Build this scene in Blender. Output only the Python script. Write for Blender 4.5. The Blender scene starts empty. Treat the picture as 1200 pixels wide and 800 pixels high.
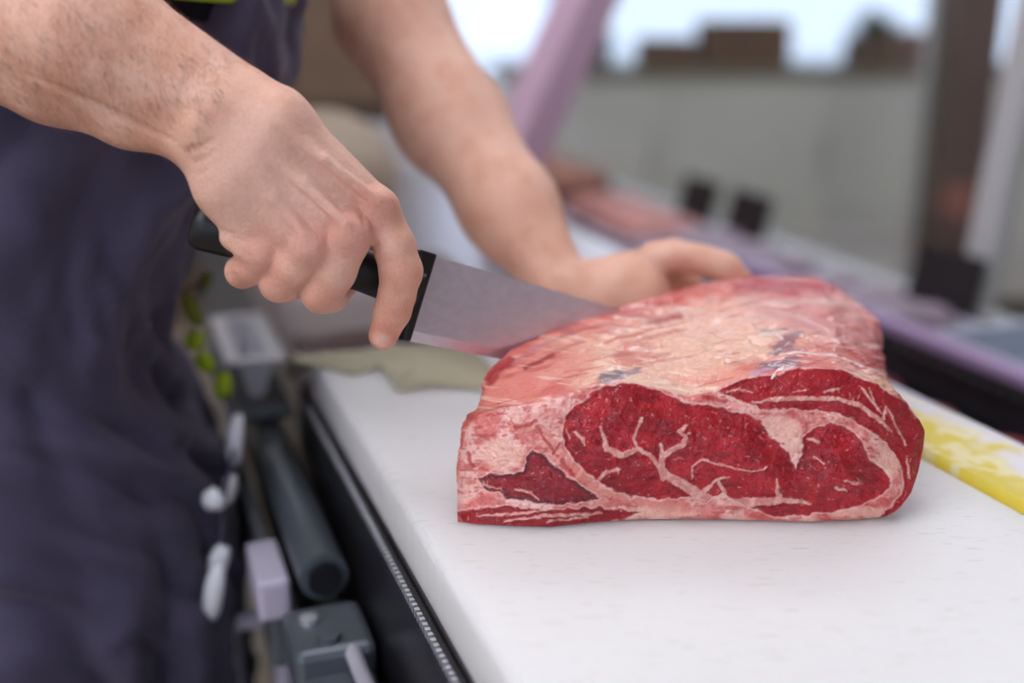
import bpy, bmesh, math, random
import numpy as np
from mathutils import Vector, Matrix

random.seed(7)
RNG = np.random.default_rng(7)
S = bpy.context.scene
COL = S.collection

# ------------------------------------------------------------------ camera
ZB = 0.92                    # top of the cutting board above the floor
HC = 0.30                    # camera above the board
PITCH = math.radians(16.5)
FPX = 1333.3                 # 40 mm on a 36 mm sensor at 1200 px
cam_d = bpy.data.cameras.new('camera')
cam = bpy.data.objects.new('camera', cam_d)
COL.objects.link(cam)
cam.location = (0, 0, ZB + HC)
cam.rotation_euler = (math.pi / 2 - PITCH, 0, 0)
cam_d.lens = 40
cam_d.sensor_width = 36
cam_d.clip_start = 0.02
cam_d.dof.use_dof = True
cam_d.dof.focus_distance = 0.675
cam_d.dof.aperture_fstop = 1.9
S.camera = cam

# ------------------------------------------------------------------ world, lights, exposure
w = bpy.data.worlds.new('world')
S.world = w
w.use_nodes = True
bg = w.node_tree.nodes['Background']
bg.inputs[0].default_value = (0.72, 0.81, 1.0, 1)
bg.inputs[1].default_value = 1.9
S.view_settings.view_transform = 'Standard'
S.view_settings.look = 'None'
S.view_settings.exposure = 0.0
S.view_settings.gamma = 1
LAMP_POWER = 9.0            # emission of the ceiling panels

# ------------------------------------------------------------------ helpers
ST, CT = math.sin(PITCH), math.cos(PITCH)
CAMP = np.array([0, 0, ZB + HC])


def U(px, py, d):
    """pixel + depth along the optical axis -> world"""
    a = (px - 600) / FPX
    b = (400 - py) / FPX
    return np.array([a * d, d * (CT + b * ST), ZB + HC + d * (-ST + b * CT)])


def PZ(px, py, z):
    """pixel -> point on the horizontal plane z (relative to board top)"""
    b = (400 - py) / FPX
    return U(px, py, (z - HC) / (-ST + b * CT))


def proj(P):
    P = np.asarray(P) - CAMP
    d = P[..., 1] * CT - P[..., 2] * ST
    up = P[..., 1] * ST + P[..., 2] * CT
    return np.stack([600 + FPX * P[..., 0] / d, 400 - FPX * up / d], -1)


PHI = math.radians(19.4)
CP, SP = math.cos(PHI), math.sin(PHI)


def PA(p, a, z):
    """counter frame: p across (to the customers), a along, z above the board"""
    return np.array([p * CP - a * SP, p * SP + a * CP, ZB + z])


ORG = {}


def empty(name, loc, label=None, cat=None, group=None, rz=0):
    o = bpy.data.objects.new(name, None)
    COL.objects.link(o)
    o.location = tuple(loc)
    o.empty_display_size = 0.02
    ORG[o] = np.array(loc, float)
    tag(o, label, cat, group)
    return o


def tag(o, label=None, cat=None, group=None, kind=None):
    if label: o['label'] = label
    if cat: o['category'] = cat
    if group: o['group'] = group
    if kind: o['kind'] = kind
    return o


def mk(name, V, F, mat, parent=None, smooth=True, col=None):
    V = np.array(V, dtype=np.float64)
    if parent is not None:
        V = V - ORG[parent]
        org = ORG[parent]
    else:
        # origin at the base centre of the thing
        org = np.array([(V[:, 0].min() + V[:, 0].max()) / 2, (V[:, 1].min() + V[:, 1].max()) / 2, V[:, 2].min()])
        V = V - org
    me = bpy.data.meshes.new(name)
    if isinstance(F, np.ndarray):
        n = len(F)
        k = F.shape[1]
        me.vertices.add(len(V))
        me.vertices.foreach_set('co', V.astype(np.float32).ravel())
        me.loops.add(n * k)
        me.loops.foreach_set('vertex_index', F.astype(np.int32).ravel())
        me.polygons.add(n)
        me.polygons.foreach_set('loop_start', np.arange(0, n * k, k, dtype=np.int32))
        me.update(calc_edges=True)
        me.validate()
    else:
        me.from_pydata([tuple(v) for v in V], [], [tuple(f) for f in F])
    me.polygons.foreach_set('use_smooth', np.full(len(me.polygons), smooth, dtype=bool))
    if col is not None:
        at = me.color_attributes.new('col', 'FLOAT_COLOR', 'POINT')
        c4 = np.ones((len(V), 4), np.float32)
        c4[:, :3] = col
        at.data.foreach_set('color', c4.ravel())
    me.update()
    o = bpy.data.objects.new(name, me)
    COL.objects.link(o)
    if mat is not None:
        me.materials.append(mat)
    if parent is not None:
        o.parent = parent
    else:
        o.location = tuple(org)
    ORG[o] = np.array(org, float)
    return o


def bevel(o, wd, seg=2):
    m = o.modifiers.new('bevel', 'BEVEL')
    m.width = wd
    m.segments = seg
    m.limit_method = 'ANGLE'
    m.harden_normals = False
    return o


BOXF = [(0, 3, 2, 1), (4, 5, 6, 7), (0, 1, 5, 4), (1, 2, 6, 5), (2, 3, 7, 6), (3, 0, 4, 7)]


def cbox(name, p0, p1, a0, a1, z0, z1, mat, parent=None, bv=0.003):
    """box in the counter frame"""
    V = [PA(p, a, z) for z in (z0, z1) for p, a in ((p0, a0), (p1, a0), (p1, a1), (p0, a1))]
    o = mk(name, V, BOXF, mat, parent, smooth=False)
    if bv: bevel(o, bv)
    return o


def wbox(name, x0, x1, y0, y1, z0, z1, mat, parent=None, bv=0.004):
    V = [(x, y, z) for z in (z0, z1) for x, y in ((x0, y0), (x1, y0), (x1, y1), (x0, y1))]
    o = mk(name, V, BOXF, mat, parent, smooth=False)
    if bv: bevel(o, bv)
    return o


def hexa(name, B, T, mat, parent=None, bv=0.003):
    """box from four bottom and four top corners"""
    o = mk(name, list(B) + list(T), BOXF, mat, parent, smooth=False)
    if bv: bevel(o, bv)
    return o


def tube(name, pts, rads, mat, parent=None, n=16, cap=True, flat=1.0, up=(0, 0, 1)):
    pts = [np.array(p, float) for p in pts]
    if np.isscalar(rads): rads = [rads] * len(pts)
    V, F = [], []
    for i, p in enumerate(pts):
        t = pts[min(i + 1, len(pts) - 1)] - pts[max(i - 1, 0)]
        t /= np.linalg.norm(t)
        u = np.cross(t, np.array(up, float))
        if np.linalg.norm(u) < 1e-4: u = np.cross(t, np.array([1.0, 0, 0]))
        u /= np.linalg.norm(u)
        v = np.cross(u, t)
        for k in range(n):
            a = 2 * math.pi * k / n
            V.append(p + rads[i] * (math.cos(a) * u * flat + math.sin(a) * v))
    for i in range(len(pts) - 1):
        for k in range(n):
            F.append((i * n + k, i * n + (k + 1) % n, (i + 1) * n + (k + 1) % n, (i + 1) * n + k))
    if cap:
        F.append(tuple(range(n))[::-1])
        F.append(tuple((len(pts) - 1) * n + k for k in range(n)))
    o = mk(name, V, F, mat, parent, smooth=True)
    if cap:
        m = o.modifiers.new('split', 'EDGE_SPLIT')
        m.split_angle = math.radians(60)
    return o


def lin(r, g, b):
    f = lambda c: (c / 255 / 12.92) if c / 255 <= 0.04045 else ((c / 255 + 0.055) / 1.055) ** 2.4
    return np.array([f(r), f(g), f(b)])


def mat(name, rgb, rough=0.5, metal=0.0, var=0.0, vscale=20, bump=0.0, bscale=80, spec=0.5, coat=0.0, sss=0.0, sheen=0.0, rgb2=None, stretch=None, bump2=0.0, b2scale=150):
    m = bpy.data.materials.new(name)
    m.use_nodes = True
    nt = m.node_tree
    b = nt.nodes['Principled BSDF']
    c = tuple(lin(*rgb)) + (1,)
    b.inputs['Base Color'].default_value = c
    b.inputs['Roughness'].default_value = rough
    b.inputs['Metallic'].default_value = metal
    b.inputs['Specular IOR Level'].default_value = spec
    b.inputs['Coat Weight'].default_value = coat
    b.inputs['Coat Roughness'].default_value = 0.15
    b.inputs['Sheen Weight'].default_value = sheen
    if sss:
        b.inputs['Subsurface Weight'].default_value = sss
        b.inputs['Subsurface Radius'].default_value = (0.008, 0.003, 0.0015)
        b.inputs['Subsurface Scale'].default_value = 1.0
    tc = nt.nodes.new('ShaderNodeTexCoord')
    mp = nt.nodes.new('ShaderNodeMapping')
    nt.links.new(tc.outputs['Object'], mp.inputs['Vector'])
    if stretch: mp.inputs['Scale'].default_value = stretch
    if var or rgb2:
        nz = nt.nodes.new('ShaderNodeTexNoise')
        nz.inputs['Scale'].default_value = vscale
        nz.inputs['Detail'].default_value = 5
        nt.links.new(mp.outputs[0], nz.inputs['Vector'])
        mr = nt.nodes.new('ShaderNodeValToRGB')
        c2 = tuple(lin(*rgb2)) + (1,) if rgb2 else tuple(np.clip(np.array(c[:3]) * (1 - var), 0, 1)) + (1,)
        c1 = c if rgb2 else tuple(np.clip(np.array(c[:3]) * (1 + var), 0, 1)) + (1,)
        mr.color_ramp.elements[0].position = 0.35
        mr.color_ramp.elements[1].position = 0.65
        mr.color_ramp.elements[0].color = c2
        mr.color_ramp.elements[1].color = c1
        nt.links.new(nz.outputs['Fac'], mr.inputs[0])
        nt.links.new(mr.outputs[0], b.inputs['Base Color'])
    if bump:
        n2 = nt.nodes.new('ShaderNodeTexNoise')
        n2.inputs['Scale'].default_value = bscale
        n2.inputs['Detail'].default_value = 4
        nt.links.new(mp.outputs[0], n2.inputs['Vector'])
        bp = nt.nodes.new('ShaderNodeBump')
        bp.inputs['Strength'].default_value = bump
        bp.inputs['Distance'].default_value = 0.002
        nt.links.new(n2.outputs['Fac'], bp.inputs['Height'])
        last = bp
        if bump2:
            n4 = nt.nodes.new('ShaderNodeTexNoise')
            n4.inputs['Scale'].default_value = b2scale
            n4.inputs['Detail'].default_value = 3
            nt.links.new(mp.outputs[0], n4.inputs['Vector'])
            bq = nt.nodes.new('ShaderNodeBump')
            bq.inputs['Strength'].default_value = bump2
            bq.inputs['Distance'].default_value = 0.006
            nt.links.new(n4.outputs['Fac'], bq.inputs['Height'])
            nt.links.new(bp.outputs[0], bq.inputs['Normal'])
            last = bq
        nt.links.new(last.outputs[0], b.inputs['Normal'])
        nt.links.new(last.outputs[0], b.inputs['Coat Normal'])
    return m


def attr_mat(name, rough, coat=0.0, sss=0.15, bump=0.3, bscale=400, spec=0.5, radius=(0.006, 0.002, 0.0012), rvar=0.15, fine=0.10, fscale=900, bump2=0.0, b2scale=150, drops=0.0, dscale=300):
    """colour from the mesh's own albedo attribute, with fine procedural grain"""
    m = mat(name, (200, 150, 130), rough, spec=spec, coat=coat, sss=sss, bump=bump, bscale=bscale, bump2=bump2, b2scale=b2scale)
    nt = m.node_tree
    b = nt.nodes['Principled BSDF']
    if sss: b.inputs['Subsurface Radius'].default_value = radius
    at = nt.nodes.new('ShaderNodeAttribute')
    at.attribute_name = 'col'
    tc = [n for n in nt.nodes if n.type == 'TEX_COORD'][0]
    nz = nt.nodes.new('ShaderNodeTexNoise')
    nz.inputs['Scale'].default_value = fscale
    nz.inputs['Detail'].default_value = 3
    nt.links.new(tc.outputs['Object'], nz.inputs['Vector'])
    mr = nt.nodes.new('ShaderNodeMapRange')
    mr.inputs[1].default_value = 0.3; mr.inputs[2].default_value = 0.7
    mr.inputs[3].default_value = 1 - fine; mr.inputs[4].default_value = 1 + fine
    nt.links.new(nz.outputs['Fac'], mr.inputs[0])
    mx = nt.nodes.new('ShaderNodeVectorMath')
    mx.operation = 'SCALE'
    nt.links.new(at.outputs['Color'], mx.inputs[0])
    nt.links.new(mr.outputs[0], mx.inputs['Scale'])
    nt.links.new(mx.outputs[0], b.inputs['Base Color'])
    if drops:
        # beads of moisture: sparse bumps in the clear coat only
        nd = nt.nodes.new('ShaderNodeTexNoise')
        nd.inputs['Scale'].default_value = dscale
        nd.inputs['Detail'].default_value = 2
        nt.links.new(tc.outputs['Object'], nd.inputs['Vector'])
        md = nt.nodes.new('ShaderNodeMapRange')
        md.interpolation_type = 'SMOOTHSTEP'
        md.inputs[1].default_value = 0.54; md.inputs[2].default_value = 0.68
        nt.links.new(nd.outputs['Fac'], md.inputs[0])
        bd_ = nt.nodes.new('ShaderNodeBump')
        bd_.inputs['Strength'].default_value = 1.0
        bd_.inputs['Distance'].default_value = drops
        nt.links.new(md.outputs[0], bd_.inputs['Height'])
        nt.links.new(bd_.outputs[0], b.inputs['Coat Normal'])
        b.inputs['Coat Roughness'].default_value = 0.07
    n3 = nt.nodes.new('ShaderNodeTexNoise')
    n3.inputs['Scale'].default_value = 60
    nt.links.new(tc.outputs['Object'], n3.inputs['Vector'])
    m2 = nt.nodes.new('ShaderNodeMapRange')
    m2.inputs[1].default_value = 0.3; m2.inputs[2].default_value = 0.7
    m2.inputs[3].default_value = max(rough - rvar, 0.05); m2.inputs[4].default_value = rough + rvar
    nt.links.new(n3.outputs['Fac'], m2.inputs[0])
    nt.links.new(m2.outputs[0], b.inputs['Roughness'])
    return m


def emis(name, rgb, st):
    m = bpy.data.materials.new(name)
    m.use_nodes = True
    nt = m.node_tree
    nt.nodes.remove(nt.nodes['Principled BSDF'])
    e = nt.nodes.new('ShaderNodeEmission')
    e.inputs[0].default_value = tuple(rgb) + (1,)
    e.inputs[1].default_value = st
    nt.links.new(e.outputs[0], nt.nodes['Material Output'].inputs[0])
    return m


def thin_glass(name, tint, gloss=0.06):
    m = bpy.data.materials.new(name)
    m.use_nodes = True
    nt = m.node_tree
    nt.nodes.remove(nt.nodes['Principled BSDF'])
    t = nt.nodes.new('ShaderNodeBsdfTransparent')
    t.inputs[0].default_value = tuple(tint) + (1,)
    g = nt.nodes.new('ShaderNodeBsdfGlossy')
    g.inputs['Roughness'].default_value = 0.03
    mx = nt.nodes.new('ShaderNodeMixShader')
    mx.inputs[0].default_value = gloss
    nt.links.new(t.outputs[0], mx.inputs[1])
    nt.links.new(g.outputs[0], mx.inputs[2])
    nt.links.new(mx.outputs[0], nt.nodes['Material Output'].inputs[0])
    return m


# numpy noise -------------------------------------------------------
def _h(i, j, k, s):
    n = (i * 374761393 + j * 668265263 + k * 2147483647 + s * 974634599) & 0xFFFFFFFF
    n = ((n ^ (n >> 13)) * 1274126177) & 0xFFFFFFFF
    n = (n ^ (n >> 16)) & 0xFFFFFFFF
    n = (n * 2246822519) & 0xFFFFFFFF
    return ((n ^ (n >> 15)) & 0xFFFFFF) / float(0xFFFFFF)


def vnoise(P, seed=0):
    """value noise on (N,2) or (N,3) in 0..1"""
    P = np.asarray(P, float)
    if P.shape[1] == 2: P = np.concatenate([P, np.zeros((len(P), 1))], 1)
    I = np.floor(P).astype(np.int64)
    f = P - I
    f = f * f * (3 - 2 * f)
    out = 0
    for dx in (0, 1):
        wx = f[:, 0] if dx else 1 - f[:, 0]
        for dy in (0, 1):
            wy = f[:, 1] if dy else 1 - f[:, 1]
            for dz in (0, 1):
                wz = f[:, 2] if dz else 1 - f[:, 2]
                out = out + wx * wy * wz * _h(I[:, 0] + dx, I[:, 1] + dy, I[:, 2] + dz, seed)
    return out


def fbm(P, octv=4, seed=0):
    a, s, t = 0.5, 0, 0
    P = np.asarray(P, float)
    for o in range(octv):
        s = s + a * vnoise(P, seed + o * 17)
        t += a
        a *= 0.5
        P = P * 2.03
    return s / t


def sstep(a, b, x):
    t = np.clip((x - a) / (b - a), 0, 1)
    return t * t * (3 - 2 * t)


def sdpoly(P, poly):
    poly = np.array(poly, float)
    d = np.full(len(P), 1e9)
    ins = np.zeros(len(P), bool)
    for i in range(len(poly)):
        a, b = poly[i], poly[(i + 1) % len(poly)]
        e = b - a
        q = P - a
        t = np.clip((q @ e) / (e @ e), 0, 1)
        d = np.minimum(d, ((q - t[:, None] * e) ** 2).sum(1))
        c = (a[1] > P[:, 1]) != (b[1] > P[:, 1])
        if abs(e[1]) > 1e-9:
            ins ^= c & (P[:, 0] < a[0] + e[0] * (P[:, 1] - a[1]) / e[1])
    d = np.sqrt(d)
    return np.where(ins, -d, d)


def sdline(P, pts, ws):
    """distance to a tapered polyline (ws = widths)"""
    d = np.full(len(P), 1e9)
    pts = np.array(pts, float)
    if np.isscalar(ws): ws = [ws] * len(pts)
    for i in range(len(pts) - 1):
        e = pts[i + 1] - pts[i]
        q = P - pts[i]
        t = np.clip((q @ e) / (e @ e), 0, 1)
        dd = np.sqrt(((q - t[:, None] * e) ** 2).sum(1)) - (ws[i] + (ws[i + 1] - ws[i]) * t) / 2
        d = np.minimum(d, dd)
    return d


# ------------------------------------------------------------------ materials
M = {}
M['board'] = mat('white_polyethylene', (236, 234, 232), 0.42, var=0.02, vscale=6, bump=0.10, bscale=160, sss=0.9)
M['board'].node_tree.nodes['Principled BSDF'].inputs['Subsurface Radius'].default_value = (0.06, 0.06, 0.06)
M['steel'] = mat('brushed_steel', (205, 196, 200), 0.32, metal=0.9, var=0.05, vscale=8, stretch=(2, 30, 2))
M['dsteel'] = mat('dark_grey_metal', (98, 105, 112), 0.36, metal=0.35, var=0.08, vscale=14)
M['black'] = mat('black_plastic', (16, 16, 20), 0.38, bump=0.05)
M['blackm'] = mat('black_enamel', (26, 25, 30), 0.30, var=0.2, vscale=30)
M['tooth'] = mat('bare_metal_teeth', (215, 215, 222), 0.25, metal=0.6)
M['lav'] = mat('pale_lavender_plastic', (196, 188, 206), 0.4)
M['whitep'] = mat('glossy_white_plastic', (236, 236, 242), 0.22)
M['rod'] = mat('pale_rod', (205, 200, 212), 0.25, metal=0.3)
M['olive'] = mat('olive_greaseproof_paper', (168, 160, 134), 0.7, var=0.05, vscale=12)
M['cloth'] = mat('navy_apron_cotton', (80, 74, 96), 0.9, var=0.04, vscale=9, bump=0.25, bscale=900, spec=0.15, sheen=0.15)
M['shirt'] = mat('black_navy_knit', (30, 28, 38), 0.9, var=0.10, vscale=9, bump=0.2, bscale=700, spec=0.15)
M['lime'] = mat('lime_green_cotton', (178, 205, 30), 0.7, var=0.1, vscale=30)
M['trous'] = mat('dark_trouser_cotton', (44, 42, 54), 0.9, spec=0.1)
M['hairdark'] = mat('dark_hair', (128, 90, 68), 0.5)
M['wood'] = mat('brown_wood', (134, 108, 86), 0.55, var=0.12, vscale=3, stretch=(1, 1, 12))
M['dwood'] = mat('dark_brown_wood', (86, 72, 58), 0.6, var=0.1, vscale=3)
M['box'] = mat('brown_cardboard', (118, 88, 70), 0.8, var=0.12, vscale=5)
M['sage'] = mat('grey_green_laminate', (240, 240, 236), 0.5, var=0.04, vscale=1.5)
M['frame'] = mat('grey_aluminium', (204, 204, 204), 0.4, metal=0.1)
M['pink'] = mat('mauve_pink_frame', (226, 190, 214), 0.4)
M['floor'] = mat('beige_floor_tile', (176, 158, 138), 0.4, var=0.05, vscale=2)
M['grout'] = mat('floor_grout', (120, 112, 102), 0.8)
M['wall'] = mat('off_white_paint', (222, 216, 208), 0.7, var=0.02, vscale=2)
M['ceil'] = mat('white_ceiling', (235, 233, 230), 0.8)
M['panel'] = emis('ceiling_panel_light', (0.90, 0.92, 1.0), LAMP_POWER)
M['glass'] = thin_glass('clear_glass', (0.97, 0.98, 0.975), 0.05)
M['wglass'] = thin_glass('window_glass', (0.95, 0.97, 1.0), 0.04)
M['pave'] = mat('pale_pavement', (225, 225, 228), 0.8, var=0.05, vscale=2)
M['lean'] = mat('blurred_red_beef', (150, 62, 62), 0.35, var=0.25, vscale=28, sss=0.1)
M['pork'] = mat('pink_pork', (200, 140, 132), 0.4, var=0.15, vscale=25, sss=0.1)
M['brownmeat'] = mat('brown_cured_meat', (150, 100, 84), 0.45, var=0.2, vscale=20)
M['tagblack'] = mat('black_price_card', (34, 28, 32), 0.5)
M['purple'] = mat('purple_plastic', (160, 134, 172), 0.4)
M['bluep'] = mat('pale_blue_plastic', (168, 176, 190), 0.4)
M['green'] = mat('plastic_grass_green', (70, 90, 60), 0.6)
M['khaki'] = mat('khaki_shelf', (150, 142, 124), 0.5)
M['shoe'] = mat('black_leather', (22, 22, 22), 0.4)


def yellow_print():
    m = mat('yellow_printed_paper', (226, 216, 208), 0.5)
    nt = m.node_tree
    b = nt.nodes['Principled BSDF']
    tc = [n for n in nt.nodes if n.type == 'TEX_COORD'][0]
    nz = nt.nodes.new('ShaderNodeTexNoise')
    nz.inputs['Scale'].default_value = 26
    nz.inputs['Detail'].default_value = 2
    nt.links.new(tc.outputs['Object'], nz.inputs['Vector'])
    r = nt.nodes.new('ShaderNodeValToRGB')
    r.color_ramp.elements[0].position = 0.46
    r.color_ramp.elements[0].color = tuple(lin(224, 198, 60)) + (1,)
    r.color_ramp.elements[1].position = 0.58
    r.color_ramp.elements[1].color = tuple(lin(232, 224, 200)) + (1,)
    nt.links.new(nz.outputs['Fac'], r.inputs[0])
    nt.links.new(r.outputs[0], b.inputs['Base Color'])
    return m


M['yellow'] = yellow_print()


def board_scratches():
    """fine knife marks: two sets of stretched noise, thresholded into hairlines"""
    m = M['board']
    nt = m.node_tree
    b = nt.nodes['Principled BSDF']
    base = b.inputs['Base Color'].links[0].from_socket
    tc = [n for n in nt.nodes if n.type == 'TEX_COORD'][0]
    prev = base
    for k, (rot, sc, thr, colr) in enumerate((((0, 0, 0.5), (45, 900, 1), 0.70, (205, 200, 172)), ((0, 0, 1.0), (38, 800, 1), 0.715, (196, 194, 186)), ((0, 0, 0.2), (50, 1000, 1), 0.72, (206, 204, 186)))):
        mp = nt.nodes.new('ShaderNodeMapping')
        mp.inputs['Rotation'].default_value = rot
        mp.inputs['Scale'].default_value = sc
        mp.inputs['Location'].default_value = (k * 3.1, k * 1.7, 0)
        nt.links.new(tc.outputs['Object'], mp.inputs['Vector'])
        nz = nt.nodes.new('ShaderNodeTexNoise')
        nz.inputs['Scale'].default_value = 1.0
        nz.inputs['Detail'].default_value = 1
        nt.links.new(mp.outputs[0], nz.inputs['Vector'])
        rr = nt.nodes.new('ShaderNodeMapRange')
        rr.inputs[1].default_value = thr; rr.inputs[2].default_value = thr + 0.05
        nt.links.new(nz.outputs['Fac'], rr.inputs[0])
        mx = nt.nodes.new('ShaderNodeMix')
        mx.data_type = 'RGBA'
        nt.links.new(rr.outputs[0], mx.inputs['Factor'])
        nt.links.new(prev, mx.inputs['A'])
        mx.inputs['B'].default_value = tuple(lin(*colr)) + (1,)
        prev = mx.outputs['Result']
    nt.links.new(prev, b.inputs['Base Color'])


board_scratches()

# ------------------------------------------------------------------ the room
X0, X1, Y0, Y1, ZC = -2.6, 4.4, -2.6, 6.2, 2.75


def structure(o):
    o['kind'] = 'structure'
    return o


fl = structure(wbox('floor', X0, X1, Y0, Y1, -0.05, -0.004, M['grout'], bv=0))
tile = None
k = 0
for i in range(7):
    for j in range(9):
        x, y = X0 + 0.03 + i * 1.0, Y0 + 0.02 + j * 0.975
        if tile is None:
            tile = wbox('floor_tile', x, x + 0.985, y, y + 0.96, -0.004, 0.0, M['floor'], fl, bv=0)
        else:
            t = tile.copy()
            COL.objects.link(t)
            t.parent = fl
            t.location = (i * 1.0, j * 0.975, 0)
structure(wbox('ceiling', X0, X1, Y0, Y1, ZC, ZC + 0.1, M['ceil'], bv=0))
structure(wbox('wall_left', X0 - 0.1, X0, Y0, Y1, 0, ZC, M['wall'], bv=0))
structure(wbox('wall_right', X1, X1 + 0.1, Y0, Y1, 0, ZC, M['wall'], bv=0))
wq = empty('wall_near', ((X0 + X1) / 2, Y0, 0))
structure(wq)
NW0, NW1 = -2.4, 0.9         # unseen window added behind the camera for frontal light
wbox('near_sill_wall', X0, X1, Y0 - 0.15, Y0, 0, 0.8, M['wall'], wq, bv=0)
wbox('near_lintel', X0, X1, Y0 - 0.15, Y0, 2.5, ZC, M['wall'], wq, bv=0)
wbox('near_pier', X0, NW0, Y0 - 0.15, Y0, 0.8, 2.5, M['wall'], wq, bv=0)
wbox('near_pier', NW1, X1, Y0 - 0.15, Y0, 0.8, 2.5, M['wall'], wq, bv=0)
wn = empty('window_4', ((NW0 + NW1) / 2, Y0, 0.8))
structure(wn)
for x in (NW0, (NW0 + NW1) / 2 - 0.025, NW1 - 0.05):
    wbox('window_frame', x, x + 0.05, Y0 - 0.1, Y0 - 0.03, 0.8, 2.5, M['frame'], wn, bv=0)
for x in (NW0 + 0.05, (NW0 + NW1) / 2 + 0.025):
    wbox('window_pane', x, x + (NW1 - NW0) / 2 - 0.075, Y0 - 0.066, Y0 - 0.06, 0.8, 2.5, M['wglass'], wn, bv=0)
# far wall: a shop front, low sill, piers and lintel around two wide windows
wf = empty('wall_far', ((X0 + X1) / 2, Y1, 0))
structure(wf)
wbox('sill_wall', X0, X1, Y1, Y1 + 0.15, 0, 0.72, M['wall'], wf, bv=0)
wbox('lintel', X0, X1, Y1, Y1 + 0.15, 2.4, ZC, M['wall'], wf, bv=0)
WINS = ((-0.75, 0.25), (0.40, 3.0), (3.25, 4.3))
px = X0
for a, b in WINS + ((X1, X1),):
    wbox('pier', px, a, Y1, Y1 + 0.15, 0.72, 2.4, M['wall'] if px != X0 else M['wood'], wf, bv=0)
    px = b
for n, (a, b) in enumerate(WINS):
    wn = empty('window_%d' % (n + 1), ((a + b) / 2, Y1, 0.72))
    structure(wn)
    for x in (a, b - 0.05):
        wbox('window_frame', x, x + 0.05, Y1 + 0.03, Y1 + 0.1, 0.72, 2.4, M['frame'], wn, bv=0)
    for z in (0.72, 2.35):
        wbox('window_rail', a + 0.05, b - 0.05, Y1 + 0.03, Y1 + 0.1, z, z + 0.05, M['frame'], wn, bv=0)
    wbox('window_pane', a + 0.05, b - 0.05, Y1 + 0.06, Y1 + 0.066, 0.77, 2.35, M['wglass'], wn, bv=0)
st = wbox('ground_outside', X0 - 4, X1 + 6, Y1 + 0.15, Y1 + 26, -0.05, 0.0, M['pave'], bv=0)
structure(st)

# ceiling panels: unseen shop lamps, some added to brighten hand and board
LAMPS = [(-1.9, -1.5), (-0.9, -1.5), (-1.9, -0.4), (-0.9, -0.4), (-0.95, 0.35), (-0.1, 0.85), (1.2, 2.1), (0.4, 2.7), (1.7, 2.9), (-1.4, 3.0)]
for x, y in LAMPS:
    if True:
        e = empty('ceiling_light', (x, y, ZC - 0.05), 'square white ceiling light panel over the butcher counter', 'ceiling light', 'ceiling light panels')
        wbox('light_frame', x - 0.32, x + 0.32, y - 0.32, y + 0.32, ZC - 0.03, ZC, M['frame'], e, bv=0)
        wbox('diffuser', x - 0.29, x + 0.29, y - 0.29, y + 0.29, ZC - 0.04, ZC - 0.03, M['panel'], e, bv=0)

# ------------------------------------------------------------------ the counter
PL, PR = 0.153, 0.512          # long edges of the cutting board
ct = empty('service_counter', PA(0.40, 1.2, -ZB), 'steel topped service counter under the white cutting board', 'counter')
cbox('cabinet', 0.17, 0.60, -0.5, 2.7, -ZB + 0.08, -0.062, M['dsteel'], ct)
cbox('plinth', 0.21, 0.58, -0.46, 2.66, -ZB, -ZB + 0.08, M['black'], ct)
cbox('counter_top', 0.155, 0.615, -0.5, 2.75, -0.062, -0.042, M['steel'], ct, 0.004)

bd = cbox('cutting_board', PL, PR, 0.10, 0.975, -0.042, 0.0, M['board'], None, 0.006)
tag(bd, 'thick white plastic cutting board under the beef joint', 'cutting board')
bd.modifiers['bevel'].segments = 4

# ------------------------------------------------------------------ the beef joint
FY0 = PZ(800, 613, 0)[1]
LEAN = 0.20


def on_face(px, py):
    """pixel -> the cut face, a plane leaning back a little"""
    b = (400 - py) / FPX
    # y = FY0 + LEAN*(z-ZB)
    dy = CT + b * ST
    dz = -ST + b * CT
    d = (FY0 + LEAN * HC) / (dy - LEAN * dz)
    return U(px, py, d)


def resample(pts, n, smooth=0):
    pts = np.array(pts, float)
    s = np.concatenate([[0], np.cumsum(np.linalg.norm(np.diff(pts, axis=0), axis=1))])
    s /= s[-1]
    u = np.linspace(0, 1, n)
    out = np.stack([np.interp(u, s, pts[:, k]) for k in range(pts.shape[1])], 1)
    for _ in range(smooth):
        o = out.copy()
        o[1:-1] = (out[:-2] + 2 * out[1:-1] + out[2:]) / 4
        out = o
    return out


NU, NV, NT = 900, 230, 300
front_px = [(536, 611), (536, 590), (537, 560), (541, 530), (548, 503), (561, 485), (590, 477), (622, 474), (652, 467), (688, 455), (730, 447), (770, 455), (808, 466),
            (840, 458), (868, 444), (905, 438), (930, 431), (985, 433), (1028, 449), (1060, 470), (1076, 489), (1084, 505), (1082, 525), (1076, 553), (1068, 577), (1055, 594), (1038, 605)]
bot_px = [(536, 611), (560, 614), (600, 616), (645, 617), (690, 612), (750, 608), (820, 608), (880, 609), (950, 611), (1000, 609), (1038, 605)]
ridge_px = [(600, 500, 0.0, 1), (574, 474, .715, 0), (563, 452, .712, 0), (572, 434, .72, 0), (600, 409, .735, 0), (650, 386, .76, 0), (720, 361, .79, 0), (780, 343, .82, 0), (830, 331, .845, 0), (880, 324, .86, 0), (925, 323, .862, 0),
            (958, 325, .858, 0), (985, 338, .845, 0), (1008, 357, .83, 0), (1029, 373, .815, 0), (1035, 395, .800, 0), (1032, 425, .795, 0), (1022, 455, .795, 0), (1005, 480, 0.0, 1)]
front = resample([on_face(*p) for p in front_px], NU, 12)
bottom = resample([PZ(p[0], p[1], 0.0008) for p in bot_px], NU, 8)
front[:, 2] = np.maximum(front[:, 2], ZB + 0.0006)
bottom[:, 2] = np.maximum(bottom[:, 2], ZB + 0.0006)


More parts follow.
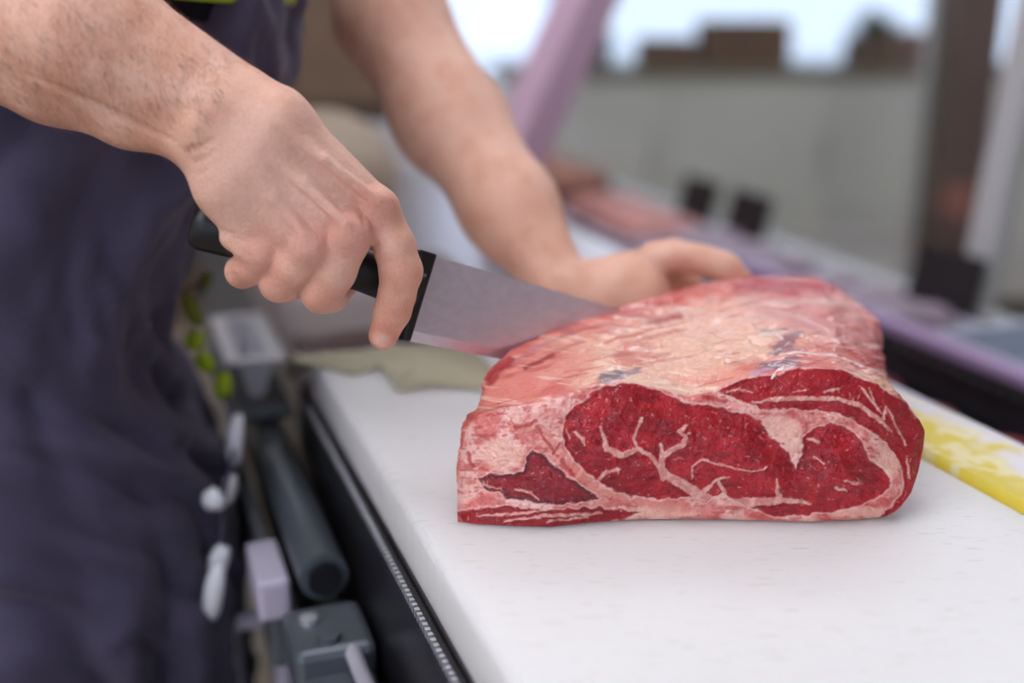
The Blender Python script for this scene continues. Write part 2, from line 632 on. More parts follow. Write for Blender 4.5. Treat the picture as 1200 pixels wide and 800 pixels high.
def recede(P):
    """the left shoulder and the right flank of the cut curve away"""
    Q = proj(P)
    P = P.copy()
    dlt = 0.016 * sstep(640, 535, Q[..., 0]) ** 1.5 + 0.014 * sstep(1030, 1090, Q[..., 0]) ** 1.5
    return P + (P - CAMP) / np.linalg.norm(P - CAMP, axis=-1, keepdims=True) * dlt[..., None]


front[:, :] = recede(front)
front[:, 2] = np.maximum(front[:, 2], ZB + 0.0006)
bottom[0] = front[0]
bottom[-1] = front[-1]
ridge = resample([PZ(p[0], p[1], 0.001) if p[3] else U(p[0], p[1], p[2]) for p in ridge_px], NU, 25)
ctr = front.mean(0)

# front patch
vv = np.linspace(0, 1, NV)
Fp = bottom[None] * (1 - vv)[:, None, None] + front[None] * vv[:, None, None]
Fp[..., 1] -= (0.006 * np.sin(np.pi * vv) ** 0.7)[:, None] * np.minimum(1, np.minimum(uu_ := np.linspace(0, 1, NU), 1 - uu_) / 0.12)[None]
# wrap patch, first row = front outline; rounds over the rim and bulges
tt = np.linspace(0, 1, NT) ** 1.25
Wp = front[None] * (1 - tt)[:, None, None] + ridge[None] * tt[:, None, None]
cen = front.mean(0)[None] * (1 - tt)[:, None] + ridge.mean(0)[None] * tt[:, None]
out = Wp - cen[:, None]
out[..., 1] *= 0.2
out /= np.linalg.norm(out, axis=-1, keepdims=True)
uu = np.linspace(0, 1, NU)
edge = np.minimum(1, np.minimum(uu, 1 - uu) / 0.08)
bulge = 0.006 * np.sin(np.pi * tt) ** 0.8 + 0.003 * (1 - np.exp(-tt / 0.03)) * (1 - tt)
ubul = 1 - 1.9 * sstep(0.62, 0.80, uu) + 1.0 * sstep(0.88, 0.97, uu)
Wp = Wp + out * bulge[:, None, None] * (edge * ubul)[None, :, None]
# the membrane's broad humps
n3 = fbm(Wp.reshape(-1, 3) * 38, 3, 5).reshape(NT, NU) - 0.5
fade = (sstep(0.0, 0.10, tt) * sstep(1.0, 0.9, tt))[:, None] * edge[None]
Wp += out * ((n3 * 0.013 + 0.0045 * (fbm(Wp.reshape(-1, 3) * 110, 3, 8).reshape(NT, NU) - 0.5)) * fade)[..., None]
Wp[..., 2] = np.maximum(Wp[..., 2], ZB + 0.0006)

# back patch (from the ridge down to the board) and underside
NB = 24
back_bot = ridge.copy()
back_bot[:, 2] = ZB + 0.0006
back_bot[:, 1] += 0.006
bb = np.linspace(0, 1, NB)
Bp = ridge[None] * (1 - bb)[:, None, None] + back_bot[None] * bb[:, None, None]
Bp[..., 1] += 0.018 * np.sin(np.pi * bb)[:, None] * edge[None]
Bp[..., 2] = np.maximum(Bp[..., 2], ZB + 0.0006)
Up = bottom[None] * (1 - bb)[:, None, None] + back_bot[None] * bb[:, None, None]


def grid_faces(nr, nc):
    i = np.arange((nr - 1) * nc).reshape(nr - 1, nc)[:, :-1].ravel()
    return np.stack([i, i + 1, i + 1 + nc, i + nc], 1)


EYE = [(658, 508), (662, 489), (675, 475), (688, 468), (697, 458), (713, 452), (730, 449), (744, 451), (763, 455), (782, 463), (801, 470), (825, 475), (853, 480), (877, 486), (891, 493), (899, 504), (911, 518), (925, 532), (934, 549),
       (939, 532), (942, 515), (953, 502), (972, 496), (991, 502), (1008, 515), (1016, 535), (1030, 546), (1045, 559), (1042, 572), (1030, 581), (1010, 591), (977, 598), (944, 603), (917, 605), (898, 603), (890, 597), (874, 592), (860, 586),
       (848, 577), (838, 582), (826, 588), (806, 582), (782, 584), (768, 584), (742, 581), (723, 575), (704, 565), (687, 553), (673, 539), (663, 525)]
CAPM = [(841, 458), (862, 448), (881, 442), (906, 441), (931, 432), (964, 432), (988, 433), (1005, 443), (1027, 451), (1043, 461), (1060, 471), (1073, 488), (1086, 503), (1082, 524), (1078, 554), (1070, 577), (1056, 595), (1038, 606), (1021, 610),
        (1043, 593), (1057, 579), (1060, 560), (1054, 538), (1038, 518), (1019, 504), (1005, 495), (983, 485), (955, 480), (931, 478), (903, 481), (881, 474), (862, 466)]
RIB = [(561, 559), (572, 556), (589, 557), (614, 553), (617, 535), (623, 528), (634, 532), (648, 543), (665, 557), (679, 569), (703, 583), (687, 587), (656, 590), (623, 588), (594, 584), (586, 575), (566, 572)]
BASE = [(530, 613), (537, 598), (572, 594), (614, 595), (657, 597), (700, 595), (754, 601), (722, 609), (690, 616), (645, 621), (600, 620), (560, 618), (534, 616)]
VEINS = [  # fat seams: points, widths
    ([(703, 499), (708, 513), (711, 525), (728, 532), (747, 525), (761, 532), (771, 544), (777, 560)], [2.5, 5, 6, 7, 5, 5, 5, 6]),
    ([(805, 497), (796, 505), (804, 512), (799, 521), (787, 527), (776, 535), (775, 549), (783, 558), (804, 568), (820, 582), (838, 596)], [3, 5, 5, 6, 6, 7, 8, 9, 11, 14, 20]),
    ([(774, 519), (776, 535)], [3, 6]), ([(808, 507), (800, 509)], [1, 3]),
    ([(752, 489), (747, 503), (743, 513), (746, 524)], [3.5, 3, 4, 2]),
    ([(700, 561), (711, 553), (724, 549)], [3, 5, 4]), ([(724, 549), (725, 555)], [3, 2]),
    ([(673, 506), (682, 513), (685, 522)], [2, 4, 1.5]), ([(664, 503), (667, 514)], [1, 2]),
    ([(810, 561), (811, 546), (823, 538), (842, 543), (880, 552), (892, 549), (897, 545)], [1.6, 1.6, 2.4, 1.8, 2, 1.6, 2]),
    ([(826, 575), (839, 561), (854, 558)], [6, 3, 1.5]), ([(841, 561), (849, 577)], [3, 6]),
    ([(858, 594), (880, 588), (905, 587), (930, 586), (951, 590)], [16, 10, 9, 6, 1]), ([(909, 561), (911, 575), (914, 586)], [2.5, 4, 7]),
    ([(988, 562), (1006, 566)], [2, 3]), ([(979, 570), (990, 574)], [3, 2]), ([(948, 515), (960, 518)], [2.5, 2]), ([(953, 535), (965, 542)], [1, 2]),
    ([(718, 585), (760, 592), (820, 600)], [1, 3, 3]),
    ([(881, 471), (917, 466), (950, 466), (983, 467), (1005, 474), (1027, 488), (1044, 505)], [2, 5, 5, 4, 5, 5, 2]),
    ([(1010, 455), (1021, 469), (1033, 483)], [2, 3.5, 2]), ([(966, 459), (983, 455)], [2, 4]), ([(1018, 455), (1026, 474)], [1.5, 2]), ([(1040, 478), (1050, 500), (1062, 520)], [1.5, 2.5, 1.5]), ([(930, 459), (944, 456)], [1, 2]),
    ([(1035, 489), (1038, 476)], [4, 2]), ([(1062, 536), (1066, 560)], [1, 2]), ([(852, 459), (866, 455), (880, 459)], [1, 2, 1]),
    ([(560, 604), (600, 603), (640, 597)], [1, 3, 2]), ([(590, 611), (640, 604), (705, 602)], [1.5, 4, 3]), ([(640, 611), (690, 606)], [2, 3]),
    ([(604, 574), (622, 577), (632, 585)], [1.5, 3, 1.5]), ([(560, 566), (588, 573)], [2, 1])]


def mixc(C, c, m):
    return C * (1 - m[:, None]) + np.asarray(c)[None] * m[:, None]


fat_lo, fat_hi, fat_red = lin(218, 118, 112), lin(242, 188, 178), lin(190, 66, 66)
lean_a, lean_b, lean_d = lin(156, 18, 30), lin(182, 32, 44), lin(110, 8, 22)


def color_front(P3):
    Q = proj(P3)
    warp = np.stack([fbm(Q / 9, 3, 1) - 0.5, fbm(Q / 9, 3, 2) - 0.5], 1)
    W = Q + warp * 7
    W2 = Q + warp * 4 + np.stack([fbm(Q / 3.2, 2, 11) - 0.5, fbm(Q / 3.2, 2, 12) - 0.5], 1) * 1.8
    # fat
    C = np.repeat(fat_lo[None], len(Q), 0)
    C = mixc(C, fat_hi, sstep(0.36, 0.66, fbm(Q / 22, 4, 3)))
    C = mixc(C, lin(222, 148, 132), 0.6 * sstep(0.45, 0.7, fbm(Q / np.array([30, 6]), 4, 4)))
    C = mixc(C, fat_red, 0.75 * sstep(0.56, 0.72, fbm(Q / np.array([14, 5]) + 7, 4, 9)))
    C = mixc(C, lin(206, 96, 92), 0.6 * sstep(0.55, 0.70, fbm(Q / 5.0, 3, 15)))
    # creamy pockets of fat
    for cx, cy, rx, ry in ((588, 533, 26, 20), (912, 500, 22, 16), (1043, 535, 14, 22), (930, 512, 10, 22), (1010, 600, 40, 6), (760, 600, 60, 8)):
        e = ((W[:, 0] - cx) / rx) ** 2 + ((W[:, 1] - cy) / ry) ** 2
        C = mixc(C, lin(246, 194, 174), 0.6 * sstep(1.25, 0.5, e))
    # pink tendon band along the eye
    d = sdline(W2, [(600, 500), (630, 497), (655, 530), (700, 573), (760, 590), (830, 598)], [8, 10, 13, 11, 10, 8])
    C = mixc(C, lin(224, 140, 124), 0.7 * sstep(2, -3, d))
    for pts, wd in (([(629, 500), (652, 533)], 2.5), ([(655, 520), (649, 532)], 2), ([(658, 539), (663, 546)], 4), ([(667, 550), (672, 556)], 4), ([(603, 500), (620, 498), (628, 492)], 3), ([(548, 530), (554, 545)], 4), ([(825, 465), (850, 470)], 5)):
        C = mixc(C, lin(176, 44, 48), 0.8 * sstep(2, -1, sdline(W2, pts, wd)))
    ds = {n: sdpoly(W, pg) for n, pg in (('eye', EYE), ('cap', CAPM), ('rib', RIB), ('base', BASE))}
    dl = np.minimum.reduce(list(ds.values()))
    ml = sstep(1.2, -1.2, dl)
    # muscle colour with fibres
    g = fbm(Q / 26, 4, 21)
    L = np.repeat(lean_a[None], len(Q), 0)
    L = mixc(L, lean_b, sstep(0.40, 0.65, g))
    L = mixc(L, lean_d, 0.55 * sstep(0.52, 0.72, fbm(Q / np.array([16, 5]), 4, 23)))
    L = mixc(L, lin(186, 40, 48), 0.55 * sstep(0.62, 0.75, fbm(Q / np.array([10, 3.5]), 3, 25)))
    L = mixc(L, lin(116, 30, 42), 0.75 * sstep(-6, -1, ds['rib']) * (ds['rib'] < 2) + 0.5 * (ds['rib'] < 0))
    L = mixc(L, lin(170, 30, 40), 0.55 * sstep(4, -4, ds['cap']))
    L = mixc(L, lin(150, 30, 38), 0.6 * sstep(4, -4, ds['base']))
    # darker red wet spots and the bright rim at the top of the eye
    for cx, cy, rx, ry in ((946, 570, 9, 4), (962, 565, 5, 3), (898, 535, 5, 3), (730, 458, 30, 6), (970, 520, 16, 5), (880, 500, 20, 6)):
        e = ((W[:, 0] - cx) / rx) ** 2 + ((W[:, 1] - cy) / ry) ** 2
        L = mixc(L, lin(150, 8, 22), 0.6 * sstep(1.3, 0.4, e))
    # marbling: traced seams, then specks and short hairs
    dv = np.full(len(Q), 1e9)
    for pts, ws in VEINS:
        dv = np.minimum(dv, sdline(W2, pts, ws))
    fat_v = mixc(np.repeat(lin(232, 172, 160)[None], len(Q), 0), lin(214, 138, 128), sstep(0.4, 0.65, fbm(Q / 7, 3, 31)))
    mv = sstep(1.3, -1.0, dv)
    sp = fbm(Q / np.array([4.2, 3.4]), 2, 41)
    ms = sstep(0.80, 0.86, sp) * 0.5
    sp2 = fbm(np.stack([Q[:, 0] * 0.8 + Q[:, 1] * 0.6, (Q[:, 1] * 0.8 - Q[:, 0] * 0.6) * 4.5], 1) / 12, 2, 43)
    ms = np.maximum(ms, 0.4 * sstep(0.83, 0.90, sp2))
    sp3 = fbm(np.stack([Q[:, 0] * 0.5 - Q[:, 1] * 0.86, (Q[:, 1] * 0.5 + Q[:, 0] * 0.86) * 4.5], 1) / 11, 2, 47)
    ms = np.maximum(ms, 0.5 * sstep(0.80, 0.86, sp3) * (ds['cap'] < 0))
    L2 = mixc(L, lin(222, 150, 146), ms)
    L2 = L2 * (1 - mv[:, None]) + fat_v * mv[:, None]
    C = C * (1 - ml[:, None]) + L2 * ml[:, None]
    # thin silver skin along muscle borders
    C = mixc(C, lin(238, 196, 186), 0.5 * sstep(1.6, 0.2, np.abs(dl - 1.6)))
    relief = np.where(dl < 0, -0.0005 * sstep(0, -5, dl), 0.0003 * sstep(0, 5, dl)) + 0.0007 * mv * (dl < 0) + 0.0026 * sstep(0, -38, ds['eye']) + 0.0015 * sstep(0, -14, ds['cap'])
    relief += 0.0013 * (fbm(Q / 6, 3, 51) - 0.5) + 0.0034 * (fbm(Q / 30, 2, 53) - 0.5)
    return C, relief, ds, dl


def color_wrap(P3):
    Q = proj(P3)
    # 3D-noise so that hidden sides are covered too
    N = P3.reshape(-1, 3)
    warp = np.stack([fbm(N * 70, 3, 61) - 0.5, fbm(N * 70, 3, 62) - 0.5], 1)
    W = Q + warp * 22
    C = np.repeat(lin(214, 108, 96)[None], len(Q), 0)
    C = mixc(C, lin(232, 150, 132), sstep(0.40, 0.64, fbm(N * 45, 4, 63)))
    C = mixc(C, lin(192, 64, 62), 0.75 * sstep(0.52, 0.70, fbm(N * np.array([34, 80, 80]), 4, 64)))

    def el(cx, cy, rx, ry, c, s=1.0, rot=0.0, soft=0.35):
        nonlocal C
        dx, dy = W[:, 0] - cx, W[:, 1] - cy
        cr, sr = math.cos(rot), math.sin(rot)
        e = np.sqrt(((dx * cr + dy * sr) / rx) ** 2 + ((dy * cr - dx * sr) / ry) ** 2)
        C = mixc(C, lin(*c), s * sstep(1 + soft, 1 - soft, e))

    def ln(pts, wd, c, s=1.0, soft=2.5):
        nonlocal C
        C = mixc(C, lin(*c), s * sstep(soft, -soft, sdline(Q + warp * 8, pts, wd)))

    cream = (236, 186, 160)
    el(790, 408, 150, 34, cream, 0.9, -0.12)
    el(850, 370, 95, 22, (236, 184, 164), 0.7, -0.1)
    el(770, 455, 110, 12, (234, 196, 170), 0.85, 0.12)
    el(590, 470, 34, 28, (220, 132, 114), 0.8)
    el(600, 500, 40, 14, (236, 184, 160), 0.8, -0.3)
    el(640, 440, 60, 26, (218, 124, 112), 0.6, -0.5)
    el(960, 360, 70, 30, (216, 138, 136), 0.7)
    el(930, 335, 60, 9, (184, 44, 52), 0.85)
    el(885, 332, 34, 6, (186, 52, 58), 0.7)
    el(1028, 395, 18, 40, (176, 40, 48), 0.85, -0.2)
    el(1000, 385, 26, 30, (214, 138, 132), 0.6)
    el(985, 415, 34, 9, (204, 92, 78), 0.6, 0.4)
    el(970, 440, 50, 8, (232, 186, 150), 0.7, 0.1)
    el(1040, 455, 26, 9, (236, 176, 140), 0.8, 0.6)
    ln([(1000, 425), (1022, 432), (1030, 438)], 7, (176, 34, 40), 0.8)
    ln([(985, 400), (1003, 415), (1016, 428)], 4, (190, 50, 56), 0.8)
    ln([(1050, 462), (1064, 474)], 6, (180, 44, 46), 0.7)
    # bruised purple veins near the crest of the cap
    el(918, 402, 20, 7, (128, 78, 96), 0.85, -0.5)
    el(905, 388, 16, 4, (120, 80, 100), 0.8, -0.1)
    el(932, 410, 16, 6, (140, 84, 98), 0.7, 0.2)
    el(912, 428, 26, 6, (112, 66, 84), 0.9, -0.1)
    el(935, 436, 22, 4, (104, 62, 84), 0.85)
    ln([(880, 438), (905, 433)], 5, (176, 160, 196), 0.7)
    ln([(906, 441), (918, 430)], 3, (238, 226, 226), 0.9, 1.5)
    ln([(890, 394), (905, 391), (915, 397)], 4, (236, 206, 198), 0.9, 1.5)
    ln([(915, 414), (950, 412), (990, 420), (1020, 430)], 2.5, (238, 204, 200), 0.8, 1.5)
    ln([(935, 370), (965, 382), (985, 400)], 3, (236, 190, 186), 0.7, 1.5)
    # dark and red cuts on the left shoulder
    el(740, 416, 26, 13, (206, 106, 90), 0.7, -0.2)
    el(718, 441, 20, 5, (110, 88, 104), 0.85, -0.15)
    el(738, 436, 12, 3, (96, 78, 98), 0.7, -0.15)
    el(694, 452, 16, 9, (214, 116, 96), 0.7, -0.4)
    ln([(574, 444), (584, 431), (598, 421)], 13, (170, 40, 44), 0.9)
    ln([(614, 431), (632, 424), (648, 417)], 5, (150, 34, 38), 0.9, 1.8)
    ln([(602, 424), (640, 402), (670, 390)], 4, (176, 120, 134), 0.6)
    ln([(760, 376), (780, 374), (798, 371)], 6, (164, 30, 36), 0.9)
    ln([(712, 400), (745, 392), (775, 383)], 5, (214, 106, 84), 0.7)
    ln([(720, 370), (745, 366)], 14, (208, 110, 98), 0.7, 4)
    # connective threads: fine pale hairs running with the grain
    th = fbm(np.stack([(Q[:, 0] + Q[:, 1] * 0.4) / 46, (Q[:, 1] - Q[:, 0] * 0.12) / 3.2], 1), 3, 71)
    C = mixc(C, lin(246, 212, 196), 0.5 * sstep(0.62, 0.76, th))
    th2 = fbm(np.stack([(Q[:, 0] - Q[:, 1] * 0.8) / 40, (Q[:, 1] + Q[:, 0] * 0.25) / 3.4], 1), 3, 73)
    C = mixc(C, lin(186, 56, 56), 0.5 * sstep(0.62, 0.76, th2))
    # right flank below the cap and near the rim: lean
    side = (uu[None] * np.ones((NT, 1))).ravel()
    rim = sstep(0.86, 0.90, side)
    C = C * (1 - rim[:, None] * 0.85) + lin(140, 34, 42)[None] * rim[:, None] * 0.85
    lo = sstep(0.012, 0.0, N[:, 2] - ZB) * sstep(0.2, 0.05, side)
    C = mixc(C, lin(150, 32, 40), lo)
    h = 0.0016 * (fbm(N * 130, 3, 81) - 0.5) + 0.0012 * (th - 0.5) - 0.0008 * (th2 - 0.5)
    return C, h


roast = empty('beef_roast', (float(ctr[0]), float(ctr[1]) + 0.08, ZB), 'raw marbled rib of beef joint with a cut face on the white board', 'meat')
M['meat_lean'] = attr_mat('raw_beef_lean', 0.42, coat=0.55, drops=.0022, dscale=330, spec=.2, sss=0.06, bump=0.45, bscale=900, fine=0.12, bump2=0.22, b2scale=240, rvar=.12)
M['meat_fat'] = attr_mat('raw_beef_fat', 0.40, coat=0.45, drops=.0022, dscale=260, spec=.35, sss=0.10, bump=0.22, bscale=420, bump2=0.25, b2scale=110, rvar=.12, fine=0.05, fscale=500, radius=(0.004, 0.0018, 0.0012))

fp = Fp.reshape(-1, 3).copy()
Cf, rel, ds, dl = color_front(fp)
nrm = np.array([0, -1.0, LEAN])
nrm /= np.linalg.norm(nrm)
vgrid = (vv[:, None] * np.ones((1, NU))).ravel()
ugrid = (np.ones((NV, 1)) * uu[None]).ravel()
efade = sstep(0, 0.04, vgrid) * sstep(1.0, 0.97, vgrid) * sstep(0, 0.02, ugrid) * sstep(1, 0.98, ugrid)
fp += nrm[None] * (rel * efade)[:, None]
fp[:, 2] = np.maximum(fp[:, 2], ZB + 0.0006)
FF = grid_faces(NV, NU)
fc = {n: d[FF].mean(1) for n, d in ds.items()}
best = np.argmin(np.stack([fc[n] for n in ('eye', 'cap', 'rib', 'base')], 1), 1)
inside = np.min(np.stack([fc[n] for n in ('eye', 'cap', 'rib', 'base')], 1), 1) < 1.0


def sub_mesh(name, V, F, C, mt, parent):
    used = np.unique(F)
    mp = np.full(len(V), -1)
    mp[used] = np.arange(len(used))
    return mk(name, V[used], mp[F], mt, parent, True, C[used])


for i, (nm, lb) in enumerate((('eye_muscle', 'large dark red eye muscle with white marbling'), ('cap_muscle', 'curved red cap muscle along the upper right rim'), ('rib_muscle', 'small dark wedge of rib muscle'), ('base_muscle', 'thin red strip of lean along the bottom'))):
    o = sub_mesh(nm, fp, FF[inside & (best == i)], Cf, M['meat_lean'], roast)
    o['label'] = lb
o = sub_mesh('seam_fat', fp, FF[~inside], Cf, M['meat_fat'], roast)
o['label'] = 'pink and cream fat between the muscles'
wp = Wp.reshape(-1, 3)
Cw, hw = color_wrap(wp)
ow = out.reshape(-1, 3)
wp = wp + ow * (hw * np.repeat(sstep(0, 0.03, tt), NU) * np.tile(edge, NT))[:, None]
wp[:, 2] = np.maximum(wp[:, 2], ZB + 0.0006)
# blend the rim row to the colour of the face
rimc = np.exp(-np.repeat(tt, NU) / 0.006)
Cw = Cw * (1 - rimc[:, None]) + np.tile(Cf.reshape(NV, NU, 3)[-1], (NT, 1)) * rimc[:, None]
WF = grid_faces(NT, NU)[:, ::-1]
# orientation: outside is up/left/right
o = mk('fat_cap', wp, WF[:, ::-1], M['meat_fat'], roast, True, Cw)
o['label'] = 'glistening pink and cream fat cap over the top'
bp_ = Bp.reshape(-1, 3)
cb = mixc(np.repeat(lin(150, 40, 48)[None], len(bp_), 0), lin(226, 160, 146), sstep(0.45, 0.6, fbm(bp_ * 40, 4, 91)))
o = mk('rear_face', bp_, grid_faces(NB, NU), M['meat_fat'], roast, True, cb)
up_ = Up.reshape(-1, 3)
o = mk('underside', up_, grid_faces(NB, NU)[:, ::-1], M['meat_fat'], roast, True, np.repeat(lin(190, 90, 86)[None], len(up_), 0))

# a torn white sinew over the rim of the cap
tube('sinew', [U(919, 428, .690), U(913, 434, .682), U(907, 440, .678), U(904, 444, .677)], [.0010, .0016, .0012, .0005], mat('pale_sinew', (238, 216, 208), 0.4), roast, n=8)

# ------------------------------------------------------------------ the knife
kn_s0 = U(506, 299, .705)
kn_s1 = U(720, 361, .785)
kn_e0 = U(476, 399, .700)
kx = kn_s1 - kn_s0
kx /= np.linalg.norm(kx)
kd = kn_e0 - kn_s0
kd -= kx * (kd @ kx)
kh = np.linalg.norm(kd)
kd /= kh
kz = np.cross(kx, kd)


def KN(x, y, z=0.0):
    return kn_s0 + kx * x + kd * y + kz * z


knife = empty('butcher_knife', KN(0, kh / 2), 'wide bladed steel butcher knife with black handle slicing the beef joint', 'knife')
M['blade'] = mat('satin_blade_steel', (232, 222, 236), 0.3, metal=0.85, var=0.04, vscale=6, stretch=(1, 40, 40))
heel = float((kn_e0 - kn_s0) @ kx)
prof_top, prof_bot = [], []
LB = 0.225
for i in range(33):
    t = i / 32
    x = LB * t
    prof_top.append((x, 0.0 if t < .8 else 0.010 * ((t - .8) / .2) ** 2))
    ybot = kh * (1 - .16 * t) if t < .7 else kh * (1 - .16 * .7) * (1 - ((t - .7) / .3) ** 2.2) + 0.012 * ((t - .7) / .3) ** 2.2
    prof_bot.append((x + heel * (1 - t) ** 3, ybot))
V, F = [], []
for (xt, yt), (xb, yb) in zip(prof_top, prof_bot):
    for sgn in (1, -1):
        V += [KN(xt, yt, sgn * 0.0013), KN((xt + xb) / 2, (yt + yb) / 2, sgn * 0.0010), KN(xb * .85 + xt * .15, yt + (yb - yt) * .88, sgn * 0.0008), KN(xb, yb, sgn * 0.0001)]
for i in range(32):
    a, b = i * 8, i * 8 + 8
    for k in range(3):
        F.append((a + k, a + k + 1, b + k + 1, b + k))
        F.append((a + 4 + k, b + 4 + k, b + 5 + k, a + 5 + k))
    F.append((a, b, b + 4, a + 4))
    F.append((a + 3, a + 7, b + 7, b + 3))
F.append((0, 4, 5, 1)); F.append((1, 5, 6, 2)); F.append((2, 6, 7, 3))
e = 32 * 8
F.append((e, e + 1, e + 5, e + 4)); F.append((e + 1, e + 2, e + 6, e + 5)); F.append((e + 2, e + 3, e + 7, e + 6))
bl = mk('blade', V, F, M['blade'], knife, smooth=False)
# dark guard over the heel
gx = heel / kh
V, Fg = [], BOXF
q = [(-0.0105, -0.0012), (0.0018, -0.0012), (heel + 0.0012, kh + 0.0005), (heel - 0.0040, kh + 0.0005)]
V = [KN(x, y, -0.0045) for x, y in q] + [KN(x, y, 0.0045) for x, y in q]
gd = bevel(mk('guard', V, [f[::-1] for f in BOXF], M['black'], knife, smooth=False), 0.0015)
h0 = KN(-0.004, 0.024)
h1 = U(425, 316, .688)
h2 = U(330, 292, .672)
h3 = U(228, 262, .655)
tube('handle', [h0, h0 * .5 + h1 * .5, h1, h1 * .5 + h2 * .5, h2, h2 * .5 + h3 * .5, h3 * .9 + h2 * .1, h3, h3 + (h3 - h2) * .04], [.0125, .0135, .0135, .0125, .0125, .0135, .0145, .0125, .007], M['black'], knife, n=24, flat=0.72)

# ------------------------------------------------------------------ the person
def smin(a, b, k):
    h = np.clip(0.5 + 0.5 * (b - a) / k, 0, 1)
    return b + (a - b) * h - k * h * (1 - h)


class Chain:
    """tapered capsules joined smoothly: list of (point, radius)"""
    def __init__(self, nodes, k):
        self.seg = [(np.array(nodes[i][0]), np.array(nodes[i + 1][0]), nodes[i][1], nodes[i + 1][1]) for i in range(len(nodes) - 1)]
        self.k = k
        P = np.array([n[0] for n in nodes])
        self.lo = P.min(0) - max(n[1] for n in nodes)
        self.hi = P.max(0) + max(n[1] for n in nodes)

    def far(self, c, r):
        q = np.maximum(np.maximum(self.lo - c, c - self.hi), 0)
        return np.linalg.norm(q) > r

    def __call__(self, P):
        d = None
        for a, b, ra, rb in self.seg:
            e = b - a
            l2 = max(e @ e, 1e-9)
            t = np.clip(((P - a) @ e) / l2, 0, 1)
            x = np.sqrt(((P - a - t[:, None] * e) ** 2).sum(1)) - (ra + (rb - ra) * t)
            d = x if d is None else smin(d, x, self.k)
        return d


def N_(*rows):
    return [(U(x, y, d), r) for x, y, d, r in rows]


DZ = -0.02
# --- right arm and hand (holds the knife)
shR = np.array([-0.40, 0.70, ZB + 0.56])
elR = U(-190, -70, .66)
r_core = [
    Chain([(shR, .055), (elR, .047)], .03),
    Chain([(elR, .046)] + N_((-60, -10, .648, .043), (90, 52, .640, .035), (248, 135, .640, .0225)), .03),
    Chain([(elR, .040)] + N_((-40, -55, .648, .036), (105, 20, .640, .031), (275, 118, .642, .0215)), .02),
    Chain([(elR, .036)] + N_((-40, 52, .652, .027), (60, 98, .645, .0205), (150, 138, .642, .0150), (214, 163, .640, .0125)), .012),
    # carpals and metacarpals
    Chain(N_((262, 130, .640, .023), (320, 148, .642, .021), (441, 246, .662, .0125)), .012),
    Chain(N_((262, 140, .640, .021), (310, 175, .640, .019), (408, 277, .650, .0125)), .012),
    Chain(N_((252, 155, .640, .020), (290, 200, .640, .017), (361, 291, .648, .0118)), .012),
    Chain(N_((240, 172, .640, .016), (262, 220, .644, .0145), (305, 301, .655, .0108)), .012),
    # palm and ball of the thumb, on the far side
    Chain(N_((275, 170, .660, .020), (335, 240, .668, .014), (300, 265, .664, .010)), .015),
    Chain(N_((285, 150, .655, .022), (345, 190, .675, .018), (400, 240, .682, .012)), .015),
]
r_bumps = [  # knuckles and tendons: tight blend
    Chain(N_((444, 240, .654, .0095), (446, 242, .655, .0095)), .004),
    Chain(N_((410, 273, .642, .0100), (412, 274, .643, .0100)), .004),
    Chain(N_((362, 287, .641, .0095), (363, 288, .641, .0095)), .004),
    Chain(N_((306, 297, .648, .0085), (307, 298, .648, .0085)), .004),
    Chain(N_((310, 140, .6235, .0028), (380, 188, .6315, .0028), (440, 234, .6455, .0030)), .003),
    Chain(N_((300, 165, .6235, .0026), (355, 215, .6285, .0026), (405, 262, .6335, .0030)), .003),
    Chain(N_((285, 185, .6260, .0024), (322, 232, .6290, .0024), (356, 275, .6335, .0026)), .003),
    Chain(N_((230, 148, .6255, .0080), (232, 150, .6255, .0080)), .006),   # head of the ulna
    Chain(N_((268, 280, .648, .0050), (271, 283, .648, .0050)), .003),
    Chain(N_((284, 293, .645, .0045), (288, 294, .645, .0045)), .003),
]
r_fing = [
    Chain(N_((441, 246, .662, .0132), (462, 288, .664, .0122), (470, 318, .667, .0124), (465, 346, .672, .0108), (460, 364, .676, .0108), (449, 393, .680, .0088)), .003),
    Chain(N_((408, 277, .650, .0130), (392, 318, .656, .0122), (377, 342, .662, .0122), (388, 345, .690, .0105), (402, 330, .703, .0095), (412, 312, .706, .0085)), .003),
    Chain(N_((361, 291, .648, .0124), (343, 314, .653, .0114), (327, 331, .660, .0112), (338, 334, .684, .0098), (352, 318, .697, .0090), (360, 302, .699, .0080)), .003),
    Chain(N_((305, 301, .655, .0112), (294, 312, .658, .0100), (284, 318, .665, .0096), (292, 318, .680, .0085), (304, 302, .688, .0078), (312, 290, .688, .0070)), .003),
    Chain(N_((345, 190, .678, .0150), (395, 238, .692, .0125), (440, 278, .708, .0110), (475, 300, .716, .0090)), .004),
]
